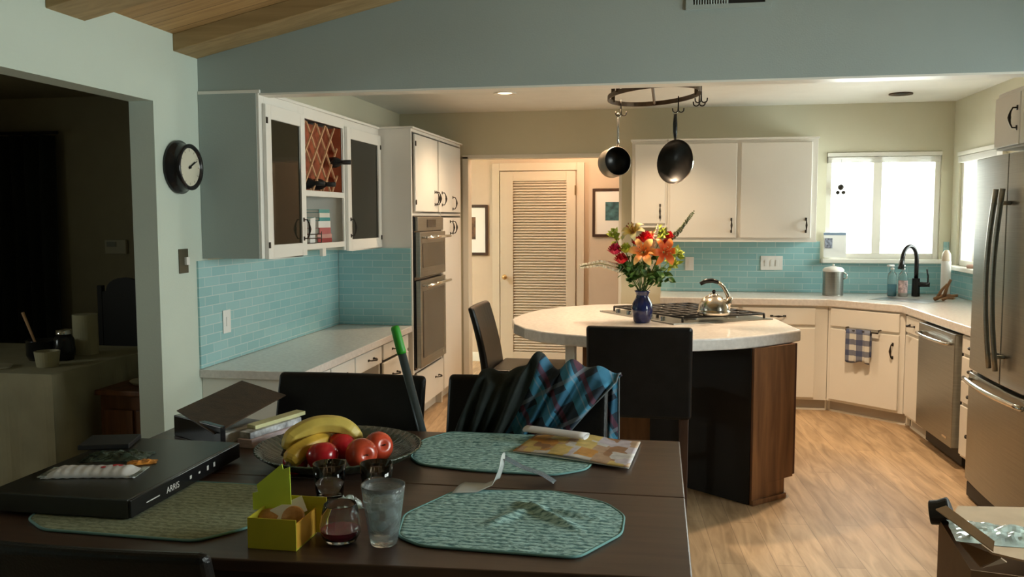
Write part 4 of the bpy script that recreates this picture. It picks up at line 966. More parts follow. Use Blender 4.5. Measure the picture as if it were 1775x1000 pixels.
# ------------------------------------------------------------ placemats
def quilt(name, c0, c1):
    m, nt, b = newmat(name); b.inputs['Roughness'].default_value = .9
    tc = N(nt, 'ShaderNodeTexCoord'); mp = N(nt, 'ShaderNodeMapping'); mp.inputs['Scale'].default_value = (38, 70, 1); nt.links.new(tc.outputs['Object'], mp.inputs[0])
    nz = N(nt, 'ShaderNodeTexNoise'); nz.inputs['Scale'].default_value = 1.5; nz.inputs['Detail'].default_value = 3; nz.inputs['Distortion'].default_value = .4; nt.links.new(mp.outputs[0], nz.inputs[0])
    wv = N(nt, 'ShaderNodeTexWave'); wv.bands_direction = 'Y'; wv.inputs['Scale'].default_value = 14; wv.inputs['Distortion'].default_value = 2.2; wv.inputs['Detail'].default_value = 2; nt.links.new(tc.outputs['Object'], wv.inputs[0])
    ad = N(nt, 'ShaderNodeMath', operation='MULTIPLY_ADD'); ad.inputs[1].default_value = .16; nt.links.new(wv.outputs['Fac'], ad.inputs[0]); nt.links.new(nz.outputs[0], ad.inputs[2])
    rp = N(nt, 'ShaderNodeValToRGB'); e = rp.color_ramp.elements; e[0].position = .44; e[1].position = .68; e[0].color = (*c0, 1); e[1].color = (*c1, 1)
    nt.links.new(ad.outputs[0], rp.inputs[0]); nt.links.new(rp.outputs[0], b.inputs['Base Color'])
    bp = N(nt, 'ShaderNodeBump'); bp.inputs['Strength'].default_value = .9; bp.inputs['Distance'].default_value = .004; nt.links.new(ad.outputs[0], bp.inputs['Height']); nt.links.new(bp.outputs[0], b.inputs['Normal'])
    return m
m_mat = quilt('quilted_aqua', (.08, .20, .20), (.42, .66, .64)); m_matedge = mat('placemat_binding', (.16, .33, .32), .8)
def placemat(pts, lab, creases=(), m=m_mat):
    t = thing('placemat', lab, 'placemat', (sum(p[0] for p in pts)/len(pts), sum(p[1] for p in pts)/len(pts), TZ), group='quilted placemats')
    # round the outline a little
    out = []
    n = len(pts)
    for i in range(n):
        a, b, c = Vector(pts[i-1]), Vector(pts[i]), Vector(pts[(i+1) % n]); r = min(.03, (a-b).length*.4, (c-b).length*.4)
        p, q = b+(a-b).normalized()*r, b+(c-b).normalized()*r
        for k in range(5): u = k/4; out.append(tuple(p*(1-u)**2+b*2*u*(1-u)+q*u*u))
    cx_, cy_ = sum(p[0] for p in out)/len(out), sum(p[1] for p in out)/len(out)
    g = G(); rings = []
    ks = [0, .1, .2, .3, .4, .5, .6, .7, .8, .88, .94, .975, 1.0]
    def hgt(x, y, k):
        z = .0065
        for (ax, ay, bx, by, hh, ww) in creases:
            A = Vector((ax, ay)); B = Vector((bx, by)); P = Vector((x, y)); uu = max(0, min(1, (P-A).dot(B-A)/(B-A).length_squared)); dd = (P-(A+(B-A)*uu)).length
            z += hh*math.exp(-(dd/ww)**2)*math.sin(PI*min(1, .15+uu*.85))
        return TZ+z+.0012*noise.noise(Vector((x*12, y*12, 0)))-(0.003 if k == 1 else 0)
    ctr = g.bm.verts.new((cx_, cy_, hgt(cx_, cy_, 0)))
    dens = []
    for i in range(len(out)):
        a, b = out[i], out[(i+1) % len(out)]; m_ = max(1, int(math.hypot(a[0]-b[0], a[1]-b[1])/.012))
        for k in range(m_): dens.append((a[0]+(b[0]-a[0])*k/m_, a[1]+(b[1]-a[1])*k/m_))
    ks = [i/26 for i in range(1, 26)]+[.985, 1.0]
    prev = None
    for k in ks:
        ring = [g.bm.verts.new((cx_+(x-cx_)*k, cy_+(y-cy_)*k, hgt(cx_+(x-cx_)*k, cy_+(y-cy_)*k, k))) for x, y in dens]
        L_ = len(ring)
        for i in range(L_):
            j = (i+1) % L_
            if prev is None: g.face([ctr, ring[i], ring[j]])
            else: g.face([prev[i], ring[i], ring[j], prev[j]])
        prev = ring
    low = [g.bm.verts.new((x, y, TZ+.0006)) for x, y in dens]; L_ = len(low)
    for i in range(L_): j = (i+1) % L_; g.face([prev[i], low[i], low[j], prev[j]])
    g.build('quilted_cloth', m, t, smooth=True)
    g = G(); g.tube([(x, y, TZ+.0045) for x, y in dens], .0038, 6, closed=True); g.build('binding', m_matedge, t, smooth=True)
placemat([(-.669, 2.10), (-.70, 2.26), (-.61, 2.485), (-.32, 2.53), (-.162, 2.447), (-.105, 2.353), (-.105, 2.211), (-.202, 2.033), (-.591, 2.045)], 'aqua quilted placemat at the near right of the table with raised creases',
         [(-.40, 2.40, -.20, 2.20, .016, .014), (-.36, 2.36, -.14, 2.30, .012, .012), (-.45, 2.22, -.36, 2.38, .010, .018)])
placemat([(-.85, 2.82), (-.87, 3.05), (-.80, 3.18), (-.36, 3.18), (-.25, 3.08), (-.235, 2.84), (-.25, 2.77), (-.342, 2.695), (-.60, 2.70), (-.79, 2.74)], 'aqua quilted placemat at the far right of the table under the magazine', [(-.7, 3.05, -.4, 3.0, .008, .02)])
placemat([(-1.70, 2.06), (-1.60, 1.99), (-1.16, 1.98), (-1.075, 2.09), (-1.06, 2.22), (-1.10, 2.38), (-1.20, 2.44), (-1.62, 2.44), (-1.72, 2.32)], 'green grey quilted placemat under the black electronics box', (), quilt('quilted_sage', (.17, .20, .12), (.30, .34, .22)))

# ------------------------------------------------------------ electronics box
zb = .7585
t = thing('cable_box', 'flat black electronics box on the left placemat with white front logo', 'box', (-1.62, 2.38, zb))
FX = Face((-1.405, 2.085), (-1.405, 2.70))
def fxn(u): return u
m_dev = mat('device_plastic', (.030, .029, .022), .30, var=.1)
G().box(-1.845, 2.085, zb, -1.415, 2.70, .813).build('case', m_dev, t, bevel=.004)
FXn = Face((-1.415, 2.087), (-1.415, 2.698), True)
G().fbox(FXn, 0, .611, zb+.003, .811, .0, .008).build('front_panel', m_black, t, bevel=.002)
Mt = Matrix(((0, 0, 1, -1.4065), (1, 0, 0, 2.29), (0, 1, 0, .784), (0, 0, 0, 1)))
m_print = mat('white_print', (.65, .65, .62), .5, var=0)
text_mesh('logo', 'ARRIS', .026, m_print, t, Mt)
G().fbox(FXn, .07, .135, .781, .784, .0081, .0086).build('small_print', m_print, t)
for s, h_ in ((.295, .010), (.345, .006), (.395, .014), (.435, .014)): G().fbox(FXn, s, s+.010, .786-h_/2, .786+h_/2, .0081, .0086).build('indicator', m_print, t)
# things on it
o = G().obox((-1.82, 2.60, .8225), (.16, .14, .016), (0, 0, .3)).build('wallet', m_blackmat, bevel=.003); tag(o, 'black wallet at the back corner of the electronics box', 'wallet')
def crumple(c, sx, sy, h, rot, seed, nm, m, lab, cat, amp=1.0):
    R_ = Matrix.Rotation(rot, 3, 'Z'); c = Vector(c)
    def fn(u, v):
        x, y = (u-.5)*sx, (v-.5)*sy; e = min(u, 1-u, v, 1-v)*4; e = min(1, e)
        z = h*e*(.45+.9*abs(noise.noise(Vector((u*5+seed, v*4, seed))))*amp)
        j = Vector((noise.noise(Vector((u*4, v*4, seed)))*.012, noise.noise(Vector((u*4, v*4, seed+9)))*.012, 0))
        return c+R_@(Vector((x, y, z))+j)
    o = G().grid(fn, 28, 20).build(nm, m, solid=.0006); return tag(o, lab, cat)
m_film = mat('clear_film', (.55, .62, .58), .18, var=.6, scale=25, trans=.3, coat=.5)
crumple((-1.70, 2.46, .8142), .20, .11, .022, .2, 3, 'foil_wrapper', mat('dark_foil', (.05, .07, .05), .25, .5, var=.8, scale=30), 'crumpled dark foil wrapper behind the white packet', 'wrapper')
t = thing('snack_packet', 'long white snack packet with red spots lying on the electronics box', 'packet', (-1.64, 2.28, .815))
pc = Vector((-1.655, 2.285, .8145)); Rp = Matrix.Rotation(.20, 3, 'Z')
def pk(u, v):
    x = (u-.5)*.27; y = (v-.5)*(.085+.012*abs(u-.5)*2); e = min(1, min(u, 1-u)*7)
    z = .022*e*(1-(2*v-1)**2)**.5 if 0 < v < 1 else 0
    return pc+Rp@Vector((x, y, z+.001*math.sin(u*60)))
G().grid(pk, 40, 12).build('wrapper', mat('white_wrap', (.66, .66, .66), .3, var=.08, scale=30), t, smooth=True, solid=.001)
for u, v, r_ in ((.62, .42, .010), (.72, .62, .013), (.78, .55, .008)):
    p = pk(u, v); G().lathe([(.001, .0016), (r_, .0008)], p, 14).build('red_spot', mat('spot_red', (.6, .03, .04), .5), t)
for u in (.015, .985):
    p = pk(u, .5); G().obox(p+Vector((0, 0, .002)), (.022, .10, .002), (0, 0, .2)).build('crimped_end', m_film, t)
crumple((-1.585, 2.415, .8142), .085, .05, .012, .5, 8, 'orange_peel', mat('peel_orange', (.50, .20, .03), .5, var=.4, scale=30), 'small orange scrap of peel on the electronics box', 'scrap')

# ------------------------------------------------------------ binder and papers
t = thing('binder', 'brown leather binder lying tilted on a stack of papers', 'binder', (-1.65, 3.1, .76))
cor = [P2(306, 713, 2.93), P2(371, 754, 2.80), P2(496, 686, 3.14), P2(419, 661, 3.30)]
nrm = (cor[1]-cor[0]).cross(cor[3]-cor[0]).normalized()
d_ = cor[2]-EYE; cor[2] = EYE+d_*((cor[0]-EYE).dot(nrm)/d_.dot(nrm))
if nrm.z < 0: nrm = -nrm
m_brownl = mat('brown_leatherette', (.050, .026, .012), .45, var=.35, scale=30, bump=.2, bscale=200)
def slabq(c, up, th): g = G(); g.hexa([q for q in c]+[q+up*th for q in c]); return g
slabq(cor, nrm, .005).build('front_cover', m_brownl, t, bevel=.002)
zb2 = TZ+.0005
G().prism([(-1.80, 2.95), (-1.53, 2.80), (-1.43, 3.08), (-1.74, 3.17)], zb2, zb2+.006).build('back_cover', m_brownl, t)
G().prism([(-1.80, 2.95), (-1.53, 2.80), (-1.525, 2.825), (-1.79, 2.975)], zb2+.0065, .835).build('spine', m_black, t, bevel=.003)
for k in range(3): 
    q = Vector((-1.70+.07*k, 2.925-.04*k, .80)); G().tube([q+Vector((.02*math.cos(a_*PI/8), 0, .02*math.sin(a_*PI/8))) for a_ in range(9)], .002, 6).build('ring', m_chrome, t)
G().prism([(-1.77, 2.99), (-1.55, 2.87), (-1.47, 3.07), (-1.72, 3.15)], zb2+.007, zb2+.045).build('pages', mat('page_white', (.62, .62, .60), .7, var=.15, scale=60, stretch=(1, 1, 30)), t)
def bent(px, Ys, lift, nm, m, lab, z0):
    pass
def mag(poly, z0, th, m, lab, nm='magazine', cat='magazine', grp=None, curl=0):
    o = G().prism(poly, z0, z0+th).build(nm, m, bevel=.001); return tag(o, lab, cat, grp)
m_pagep = mat('page_pink', (.62, .50, .52), .6, var=.25, scale=40, stretch=(1, 1, 20)); m_pagey = mat('page_yellow', (.60, .58, .32), .6, var=.1)
a_, b_, c_, d_ = PZ(388, 768, .752), PZ(420, 768, .752), PZ(512, 735, .752), PZ(470, 728, .752)
a_.x = max(a_.x, -1.51); 
pol = [(-1.500, 2.86), (-1.44, 2.85), (-1.36, 3.12), (-1.415, 3.17)]
mag(pol, zb2, .030, m_pagep, 'thick folded catalogue at the bottom of the paper stack', grp='papers beside the binder')
mag([(-1.498, 2.875), (-1.45, 2.86), (-1.375, 3.13), (-1.42, 3.17)], zb2+.0305, .022, mat('page_mixed', (.45, .46, .48), .6, var=.6, scale=30), 'grey magazine in the middle of the paper stack', grp='papers beside the binder')
mag([(-1.497, 2.93), (-1.455, 2.91), (-1.375, 3.17), (-1.42, 3.19)], zb2+.053, .014, m_pagey, 'yellow notepad on top of the paper stack', nm='notepad', cat='notepad')

# ------------------------------------------------------------ fruit bowl
bc = Vector((-1.072, 2.742, TZ+.0008))
m_bowl = mat('green_bowl_glaze', (.045, .060, .040), .22, var=.3, scale=20, coat=.3)
fl = lambda t_, k: 1+.010*math.cos(t_*60)
Rb = .272
tag(G().lathe([(.001, 0), (.12, 0), (.13, .002), (.185, .006), (.235, .026), (Rb, .052), (Rb+.004, .056), (Rb-.002, .058), (.233, .034), (.180, .011), (.12, .006), (.001, .005)], bc, 180, None, fl).build('fruit_bowl', m_bowl, smooth=True), 'wide dark green fluted fruit bowl on the dining table', 'bowl')
m_apple = mat('apple_red', (.42, .012, .018), .22, var=.45, scale=7, stretch=(1, 1, .4), coat=.3); m_apple2 = mat('apple_blush', (.50, .06, .025), .25, var=.5, scale=9, coat=.3)
def applething(c, r, axis, m, lab):
    t = thing('apple', lab, 'apple', tuple(c), group='apples in the bowl'); Q = orient(axis); c = Vector(c)
    prof = []
    for k in range(21):
        th = PI*k/20; rr = r*(math.sin(th)**.9)*(1.02+.06*math.cos(th)); z = -r*.93*math.cos(th)
        if k > 15: z -= r*.26*((k-15)/5)**2
        if k < 4: z += r*.14*((4-k)/4)**2
        prof.append((max(rr, .001), z))
    G().lathe(prof, c, 36, Q).build('flesh', m, t, smooth=True)
    G().tube([c+Q@Vector((0, 0, r*.62)), c+Q@Vector((.001, 0, r*.80)), c+Q@Vector((.004, 0, r*.96))], .0022, 6).build('stem', m_leg, t, smooth=True)
    G().lathe([(.001, r*.675), (.010, r*.70), (.016, r*.76)], c, 16, Q).build('stem_hollow', mat('apple_green', (.45, .36, .12), .4), t, smooth=True)
applething(P2(559, 791, 2.585), .050, (.2, -.3, -1), m_apple, 'bright red apple at the front centre of the fruit bowl')
applething(P2(627, 787, 2.61), .050, (.65, -.75, .15), m_apple2, 'red apple showing its pale stem hollow at the front right of the bowl')
applething(P2(656, 774, 2.715), .049, (.7, -.7, .35), m_apple2, 'red apple at the far right of the bowl beside the rim')
applething(P2(592, 773, 2.70), .050, (0, .3, 1), m_apple, 'deep red apple raised behind the two front apples')
applething(P2(512, 803, 2.60), .040, (-.2, .2, -1), m_apple, 'dark red apple half hidden under the bananas')
def banana(pts, r, m, lab):
    t = thing('banana', lab, 'banana', tuple(pts[0]), group='bananas in the bowl')
    # smooth the path
    P_ = []
    for i in range(len(pts)-1):
        p0, p1_, p2_, p3 = pts[max(i-1, 0)], pts[i], pts[i+1], pts[min(i+2, len(pts)-1)]
        for k in range(6):
            u = k/6; P_.append(.5*((2*p1_)+(p2_-p0)*u+(2*p0-5*p1_+4*p2_-p3)*u*u+(3*p1_-p0-3*p2_+p3)*u**3))
    P_.append(pts[-1]); n = len(P_)
    rr = [r*min(1, .35+1.9*min(i/(n-1), 1-i/(n-1))**.6) if 0 < i < n-1 else r*.22 for i in range(n)]
    G().tube(P_, rr, 7).build('peel', m, t, smooth=False, bevel=.004, seg=3)
    G().tube([P_[0], P_[0]+(P_[0]-P_[1]).normalized()*.022], [r*.28, r*.24], 8).build('stalk', mat('banana_stalk', (.05, .035, .015), .6), t, smooth=True)
m_ban = mat('banana_yellow', (.62, .47, .10), .42, var=.18, scale=14)
m_ban2 = mat('banana_amber', (.60, .38, .05), .42, var=.25, scale=14)
banana([P2(495, 780, 2.60), P2(511, 755, 2.63), P2(548, 737, 2.67), P2(588, 737, 2.71), P2(611, 752, 2.73), P2(619, 772, 2.77)], .031, m_ban, 'long yellow banana arching over the fruit in the bowl')
banana([P2(501, 803, 2.545), P2(516, 785, 2.58), P2(545, 770, 2.64), P2(585, 762, 2.76)], .033, m_ban2, 'amber banana lying below the arched one')

# ------------------------------------------------------------ yellow berry box
t = thing('paper_box', 'small yellow open paper box with a neon flap on the table', 'box', (-.94, 2.03, TZ))
m_yel = mat('yellow_card', (.60, .55, .04), .55, var=.12); m_neon = mat('neon_card', (.78, 1.0, .10), .55, var=.04); m_or = mat('orange_card', (.72, .38, .04), .55, var=.1)
x0, x1, y0, y1, z0, z1 = -1.012, -.885, 1.968, 2.095, TZ+.0008, TZ+.078
G().box(x0, y0, z0, x1, y0+.003, z1).box(x0, y0+.003, z0, x0+.003, y1, z1).box(x0+.003, y0+.003, z0, x1, y1, z0+.003).build('tray', m_yel, t)
G().box(x1-.003, y0+.0035, z0+.0035, x1, y1, z1-.010).build('side_panel', m_or, t)
G().box(x0+.003, y1-.003, z0+.003, x1+.03, y1, z1+.020).build('back_panel', m_yel, t, bevel=.001)
g = G(); zz = z1+.001
pts = [(x0-.030, z0+.065), (x0-.030, z1+.032), (x0-.015, z1+.036), (x0-.018, z1+.055), (x0+.052, z1+.112), (x0+.055, z1+.098), (x0+.073, z1+.105), (x0+.075, z1+.0)]
yy = y1-.035
g.bm.faces.new([g.bm.verts.new((x, yy, z)) for x, z in pts]); g.build('neon_flap', m_neon, t, solid=.002)
m_cook = mat('biscuit', (.52, .26, .08), .7, var=.25, scale=30, bump=.3)
def cookie(c, ax, lab):
    o = G().lathe([(.001, -.009), (.026, -.008), (.030, 0), (.026, .008), (.001, .010)], c, 24, orient(ax)).build('cookie', m_cook, smooth=True); tag(o, lab, 'cookie', 'cookies in the yellow box')
cookie((-.915, 2.02, TZ+.066), (.1, -.8, .5), 'round biscuit standing at the right of the yellow box'); cookie((-.955, 2.05, TZ+.062), (.0, -.5, .8), 'biscuit lying behind the front edge of the yellow box'); cookie((-.985, 2.035, TZ+.060), (.1, -.2, 1), 'flat biscuit at the left inside the yellow box')
o = G().obox((-.938, 2.045, TZ+.075), (.085, .055, .0012), (.5, -.35, .5)).build('paper_slip', m_white); tag(o, 'white slip of paper sticking out of the yellow box', 'paper')

# ------------------------------------------------------------ glasses
def tumbler(name, x, y, outer, inner, lab, z=TZ+.0006):
    t = thing(name, lab, 'glass', (x, y, z), group='glasses on the table')
    G().lathe([(.001, 0)]+outer+inner+[(.001, inner[-1][1])], (x, y, z), 48).build('glass_wall', m_glass, t, smooth=True); return t
x, y = -.800, 2.045
t = tumbler('wine_tumbler', x, y, [(.026, 0), (.040, .006), (.050, .026), (.052, .045), (.047, .075), (.041, .098), (.040, .100)], [(.039, .098), (.045, .074), (.050, .045), (.048, .027), (.038, .009)], 'round stemless glass with a little red drink left in it')
G().lathe([(.001, .0095), (.0375, .0095), (.0475, .0272), (.0492, .036), (.001, .036)], (x, y, TZ+.0006), 40).build('red_drink', m_wine, t, smooth=False)
x, y = -.690, 2.055
t = tumbler('water_glass', x, y, [(.031, 0), (.034, .006), (.040, .04), (.047, .09), (.053, .135), (.055, .152)], [(.0535, .152), (.051, .134), (.045, .09), (.038, .04), (.033, .018)], 'tall tumbler of iced water in front of the placemat'); t.children[0].data.materials[0] = mat('misted_glass', (.88, .95, .96), .06, var=.06, scale=60, trans=.93, bump=.2, bscale=150)
G().lathe([(.001, .0185), (.0325, .0185), (.0375, .04), (.0445, .09), (.049, .118), (.001, .118)], (x, y, TZ+.0006), 40).build('water', m_water, t, smooth=False)
m_ice = mat('frosty_ice', (.80, .90, .92), .25, var=.1, trans=.6)
random.seed(3)
for k in range(9):
    a = k*2.4; r_ = .022; c = (x+r_*math.cos(a), y+r_*math.sin(a), TZ+.035+.0105*k); G().obox(c, (.024, .022, .02), (random.random()*3, random.random()*3, random.random()*3)).build('ice_cube', m_ice, t, bevel=.004)
for x, y, lab in ((-.948, 2.345, 'empty glass behind the red drink'), (-.815, 2.37, 'empty glass behind the iced water')):
    tumbler('short_glass', x, y, [(.034, 0), (.038, .005), (.043, .06), (.047, .112)], [(.0455, .112), (.041, .06), (.035, .012)], lab)
tag(crumple((-.875, 2.31, TZ+.001), .07, .05, .035, .4, 21, 'plastic_film', m_film, 'scrunched clear film between the empty glasses', 'film'), None, None)

# ------------------------------------------------------------ magazine, mail roll, plastic strip
def printed(name, cols, sc=(9, 6, 1)):
    m, nt, b = newmat(name); b.inputs['Roughness'].default_value = .45
    tc = N(nt, 'ShaderNodeTexCoord'); mp = N(nt, 'ShaderNodeMapping'); mp.inputs['Scale'].default_value = sc; mp.inputs['Rotation'].default_value = (0, 0, .3); nt.links.new(tc.outputs['Object'], mp.inputs[0])
    vo = N(nt, 'ShaderNodeTexVoronoi'); vo.distance = 'CHEBYCHEV'; vo.inputs['Scale'].default_value = 1.6; nt.links.new(mp.outputs[0], vo.inputs[0])
    sp_ = N(nt, 'ShaderNodeSeparateColor'); nt.links.new(vo.outputs['Color'], sp_.inputs[0])
    rp = N(nt, 'ShaderNodeValToRGB'); rp.color_ramp.interpolation = 'CONSTANT'; el = rp.color_ramp.elements
    while len(el) < len(cols): el.new(.5)
    for i, c in enumerate(cols): el[i].position = i/len(cols); el[i].color = (*c, 1)
    nt.links.new(sp_.outputs[0], rp.inputs[0])
    nz = N(nt, 'ShaderNodeTexNoise'); nz.inputs['Scale'].default_value = 30; nt.links.new(tc.outputs['Object'], nz.inputs[0])
    mx = N(nt, 'ShaderNodeMix', data_type='RGBA', blend_type='MULTIPLY'); mx.inputs[0].default_value = .6; nt.links.new(rp.outputs[0], mx.inputs[6]); nt.links.new(nz.outputs[0], mx.inputs[7])
    nt.links.new(mx.outputs[2], b.inputs['Base Color']); return m
m_mag = printed('magazine_print', [(.80, .38, .08), (.80, .76, .72), (.62, .40, .25), (.85, .62, .20), (.72, .64, .70), (.45, .22, .10)], (12, 8, 1))
t = thing('magazine', 'open colour magazine with orange pages lying on the far placemat', 'magazine', (-.3, 2.95, TZ+.01))
c4 = [Vector((-.515, 2.93, 0)), Vector((-.112, 2.79, 0)), Vector((-.085, 3.13, 0)), Vector((-.47, 3.17, 0))]
def mg(u, v, zb_=TZ+.0125, amp=.014):
    p = (c4[0]*(1-u)+c4[1]*u)*(1-v)+(c4[3]*(1-u)+c4[2]*u)*v
    p.z = zb_+amp*math.sin(PI*min(1, u*1.15))**2*(.6+.4*v); return p
G().grid(mg, 30, 16).build('top_pages', m_mag, t, smooth=True, solid=.001)
G().grid(lambda u, v: mg(u, v, TZ+.010, .004), 20, 10).build('lower_pages', m_white, t, smooth=True, solid=.003)
t = thing('rolled_mail', 'white rolled paper resting on top of the magazine', 'paper', (-.39, 3.09, TZ+.03))
a_, b_ = Vector((-.50, 3.125, TZ+.044)), Vector((-.272, 3.055, TZ+.042)); ax_ = (b_-a_).normalized(); sd_ = Vector((-ax_.y, ax_.x, 0))
def roll(u, v):
    th = v*2*PI*1.35; r_ = 1-.18*v; return a_.lerp(b_, u)+sd_*(.030*r_*math.cos(th))+Vector((0, 0, .011*r_*math.sin(th)))
G().grid(roll, 10, 40).build('roll', mat('mail_paper', (.70, .68, .68), .6, var=.05), t, smooth=True, solid=.0008)
m_plas = mat('milky_plastic', (.62, .66, .64), .25, var=.1, alpha=.75)
path = [P2(795, 848, 2.50), P2(835, 846, 2.51), P2(860, 835, 2.53), P2(870, 808, 2.55), P2(872, 788, 2.58)]
path[0].z = path[1].z = TZ+.011
def strip(u, v):
    k = u*(len(path)-1); i = min(int(k), len(path)-2); p = path[i].lerp(path[i+1], k-i); w = .055*(1-.62*u)
    return p+Vector((.25*(v-.5)*w, (v-.5)*2*w, .006*math.sin(v*PI)))
tag(G().grid(strip, 24, 8).build('plastic_strip', m_plas, smooth=True, solid=.0008), 'curled milky plastic strip standing up between the two right placemats', 'plastic')
path2 = [P2(872, 788, 2.60), P2(905, 806, 2.62), P2(940, 818, 2.62), P2(962, 832, 2.62)]
def strip2(u, v):
    k = u*3; i = min(int(k), 2); p = path2[i].lerp(path2[i+1], k-i); return p+Vector((0, (v-.5)*.075, -.012*v))
tag(G().grid(strip2, 16, 6).build('plastic_sleeve', mat('smoky_plastic', (.22, .25, .28), .15, var=.2, alpha=.6), smooth=True, solid=.0008), 'smoky plastic sleeve leaning from the curled strip onto the table', 'plastic')

# ------------------------------------------------------------ broom handle
t = thing('broom', 'grey pole with a bright green grip leaning between table and chairs', 'broom', (-.745, 3.235, 0))
A = Vector((-1.034, 3.245, 1.148)); B = Vector((-.742, 3.222, .05)); dB = (B-A).normalized()
m_pole = mat('pole_grey', (.06, .085, .095), .3, .3, var=.05); m_grip = mat('grip_green', (.03, .30, .02), .45, var=.08)
G().tube([A+dB*.11, B], .0165, 16).build('pole', m_pole, t, smooth=True)
G().tube([A, A+dB*.004, A+dB*.012, A+dB*.10, A+dB*.112], [.010, .015, .0175, .0185, .0175], 16).build('grip', m_grip, t, smooth=True)
G().box(-.80, 3.205, 0, -.68, 3.24, .055).build('brush_head', m_blackmat, t, bevel=.004)

# ------------------------------------------------------------ carton lower right
t = thing('carton', 'open cardboard carton at the lower right corner with raised flaps', 'carton', (1.1, 2.85, 0))
m_card = mat('cardboard', (.22, .13, .07), .75, var=.12, scale=10); m_cardl = mat('cardboard_face', (.50, .36, .23), .7, var=.1, scale=8)
zc_ = .56
bx = [(.865, 2.62), (1.45, 2.50), (1.50, 3.02), (.905, 3.06)]
g = G()
for i in range(4):
    a, b = Vector((*bx[i], 0)), Vector((*bx[(i+1) % 4], 0)); g.hexa([a, b, b+(Vector((0, .004, 0)) if i in (0,) else Vector((0, -.004, 0))), a+(Vector((0, .004, 0)) if i in (0,) else Vector((0, -.004, 0))), a+Vector((0, 0, zc_)), b+Vector((0, 0, zc_)), b+Vector((0, .004, zc_)) if i == 0 else b+Vector((0, -.004, zc_)), a+Vector((0, .004, zc_)) if i == 0 else a+Vector((0, -.004, zc_))])
g.prism(bx, .001, .006); g.build('walls', m_card, t)
fl1 = [PZ(1622, 884, .60), PZ(1722, 957, .585), PZ(1724, 940, .600), PZ(1640, 878, .615)]
slabq(fl1, Vector((0, 0, 1)), .004).build('flap', m_cardl, t)
fl2 = [PZ(1648, 905, .575), PZ(1720, 958, .575), PZ(1790, 975, .575), PZ(1790, 880, .575), PZ(1660, 877, .575)]
G().prism([(q.x, q.y) for q in fl2], .570, .576).build('flap', m_cardl, t)
fl3 = [PZ(1660, 938, .50), PZ(1700, 985, .46), PZ(1745, 975, .47), PZ(1735, 968, .50)]
slabq(fl3, Vector((0, 0, 1)), .004).build('flap', m_cardl, t)
q0 = PZ(1728, 925, .58)
crumple((q0.x+.02, q0.y-.005, .5775), .30, .20, .028, -.15, 14, 'plastic_bag', mat('plastic_bag_film', (.42, .50, .46), .15, var=.35, scale=20, coat=.5), 'crumpled pale plastic bag lying on the cardboard flaps', 'bag')
cA, cB = PZ(1609, 905, .57), PZ(1650, 903, .57)
g = G(); c0 = P2(1611, 888, 3.08); c1 = P2(1650, 884, 3.06)
g.tube([c0, c0.lerp(c1, .5)+Vector((0, 0, -.004)), c1], [.040, .042, .045], 20); 
o = g.build('camera_case', m_blackmat, bevel=.006); tag(o, 'small black cylindrical case on the left edge of the carton', 'case')

# ------------------------------------------------------------ dark living room
m_cloth = mat('linen_cloth', (.34, .31, .20), .9, var=.1); m_dkwood = grain('old_cabinet_wood', (.08, .028, .010), (.16, .06, .02), .5); m_dkchair = mat('carved_dark_wood', (.012, .010, .008), .5)
t = thing('side_table', 'table under a long beige cloth in the dark room', 'table', (-3.9, 4.6, 0))
tx0, tx1, ty0, ty1 = -4.75, -3.17, 4.06, 5.06
G().box(tx0+.03, ty0+.03, .71, tx1-.03, ty1-.03, .742).build('tabletop', m_dkwood, t)
for x in (tx0+.1, tx1-.1):
    for y in (ty0+.1, ty1-.1): G().box(x-.03, y-.03, 0, x+.03, y+.03, .709).build('leg', m_dkwood, t)
g = G(); per = []
n = 200
corners = [(tx0, ty0), (tx1, ty0), (tx1, ty1), (tx0, ty1)]
for i in range(4):
    a, b = corners[i], corners[(i+1) % 4]
    for k in range(60): u = k/60; per.append((a[0]+(b[0]-a[0])*u, a[1]+(b[1]-a[1])*u))
ccx, ccy = (tx0+tx1)/2, (ty0+ty1)/2
rows = []
for k, z in enumerate((.75, .745, .6, .4, .2, .04)):
    rr = []
    for i, (x, y) in enumerate(per):
        s_ = 1+(.0 if k == 0 else .008)+.028*k/5*(1+math.sin(i*.55+math.sin(i*.13)*2))*(k > 1); rr.append(g.bm.verts.new((ccx+(x-ccx)*s_, ccy+(y-ccy)*s_, z)))
    rows.append(rr)
for a, b in zip(rows, rows[1:]):
    for i in range(len(a)): j = (i+1) % len(a); g.face([a[i], a[j], b[j], b[i]])
g.face(rows[0]); o = g.build('tablecloth', m_cloth, smooth=False); tag(o, 'beige cloth hanging in folds over the side table', 'tablecloth')
zt = .7515
o = G().lathe([(.001, 0), (.07, 0), (.07, .24), (.02, .24), (.001, .24)], (-3.44, 4.72, zt), 32).build('paper_towel_roll', mat('towel_roll', (.42, .38, .24), .9)); tag(o, 'standing paper towel roll on the cloth-covered table in the dark room', 'paper towel')
o = G().lathe([(.001, 0), (.055, 0), (.066, .085), (.062, .086), (.052, .004), (.001, .004)], (-3.36, 4.28, zt), 28).build('tub', mat('tub_cream', (.42, .38, .24), .6)); tag(o, 'cream tub near the table corner in the dark room', 'tub')
o = G().lathe([(.001, 0), (.09, 0), (.10, .012), (.001, .008)], (-3.62, 4.18, zt), 32).build('plate', mat('plate_cream', (.40, .36, .24), .4)); tag(o, 'flat cream plate at the left front of the cloth-covered table', 'plate')
tt = thing('cooking_pot', 'dark shiny pot with a wooden spoon on the cloth-covered table', 'pot', (-3.50, 4.42, zt))
G().lathe([(.001, 0), (.08, 0), (.095, .03), (.095, .11), (.10, .115), (.09, .112), (.088, .02), (.001, .015)], (-3.55, 4.50, zt), 32).build('body', m_black, tt, smooth=True)
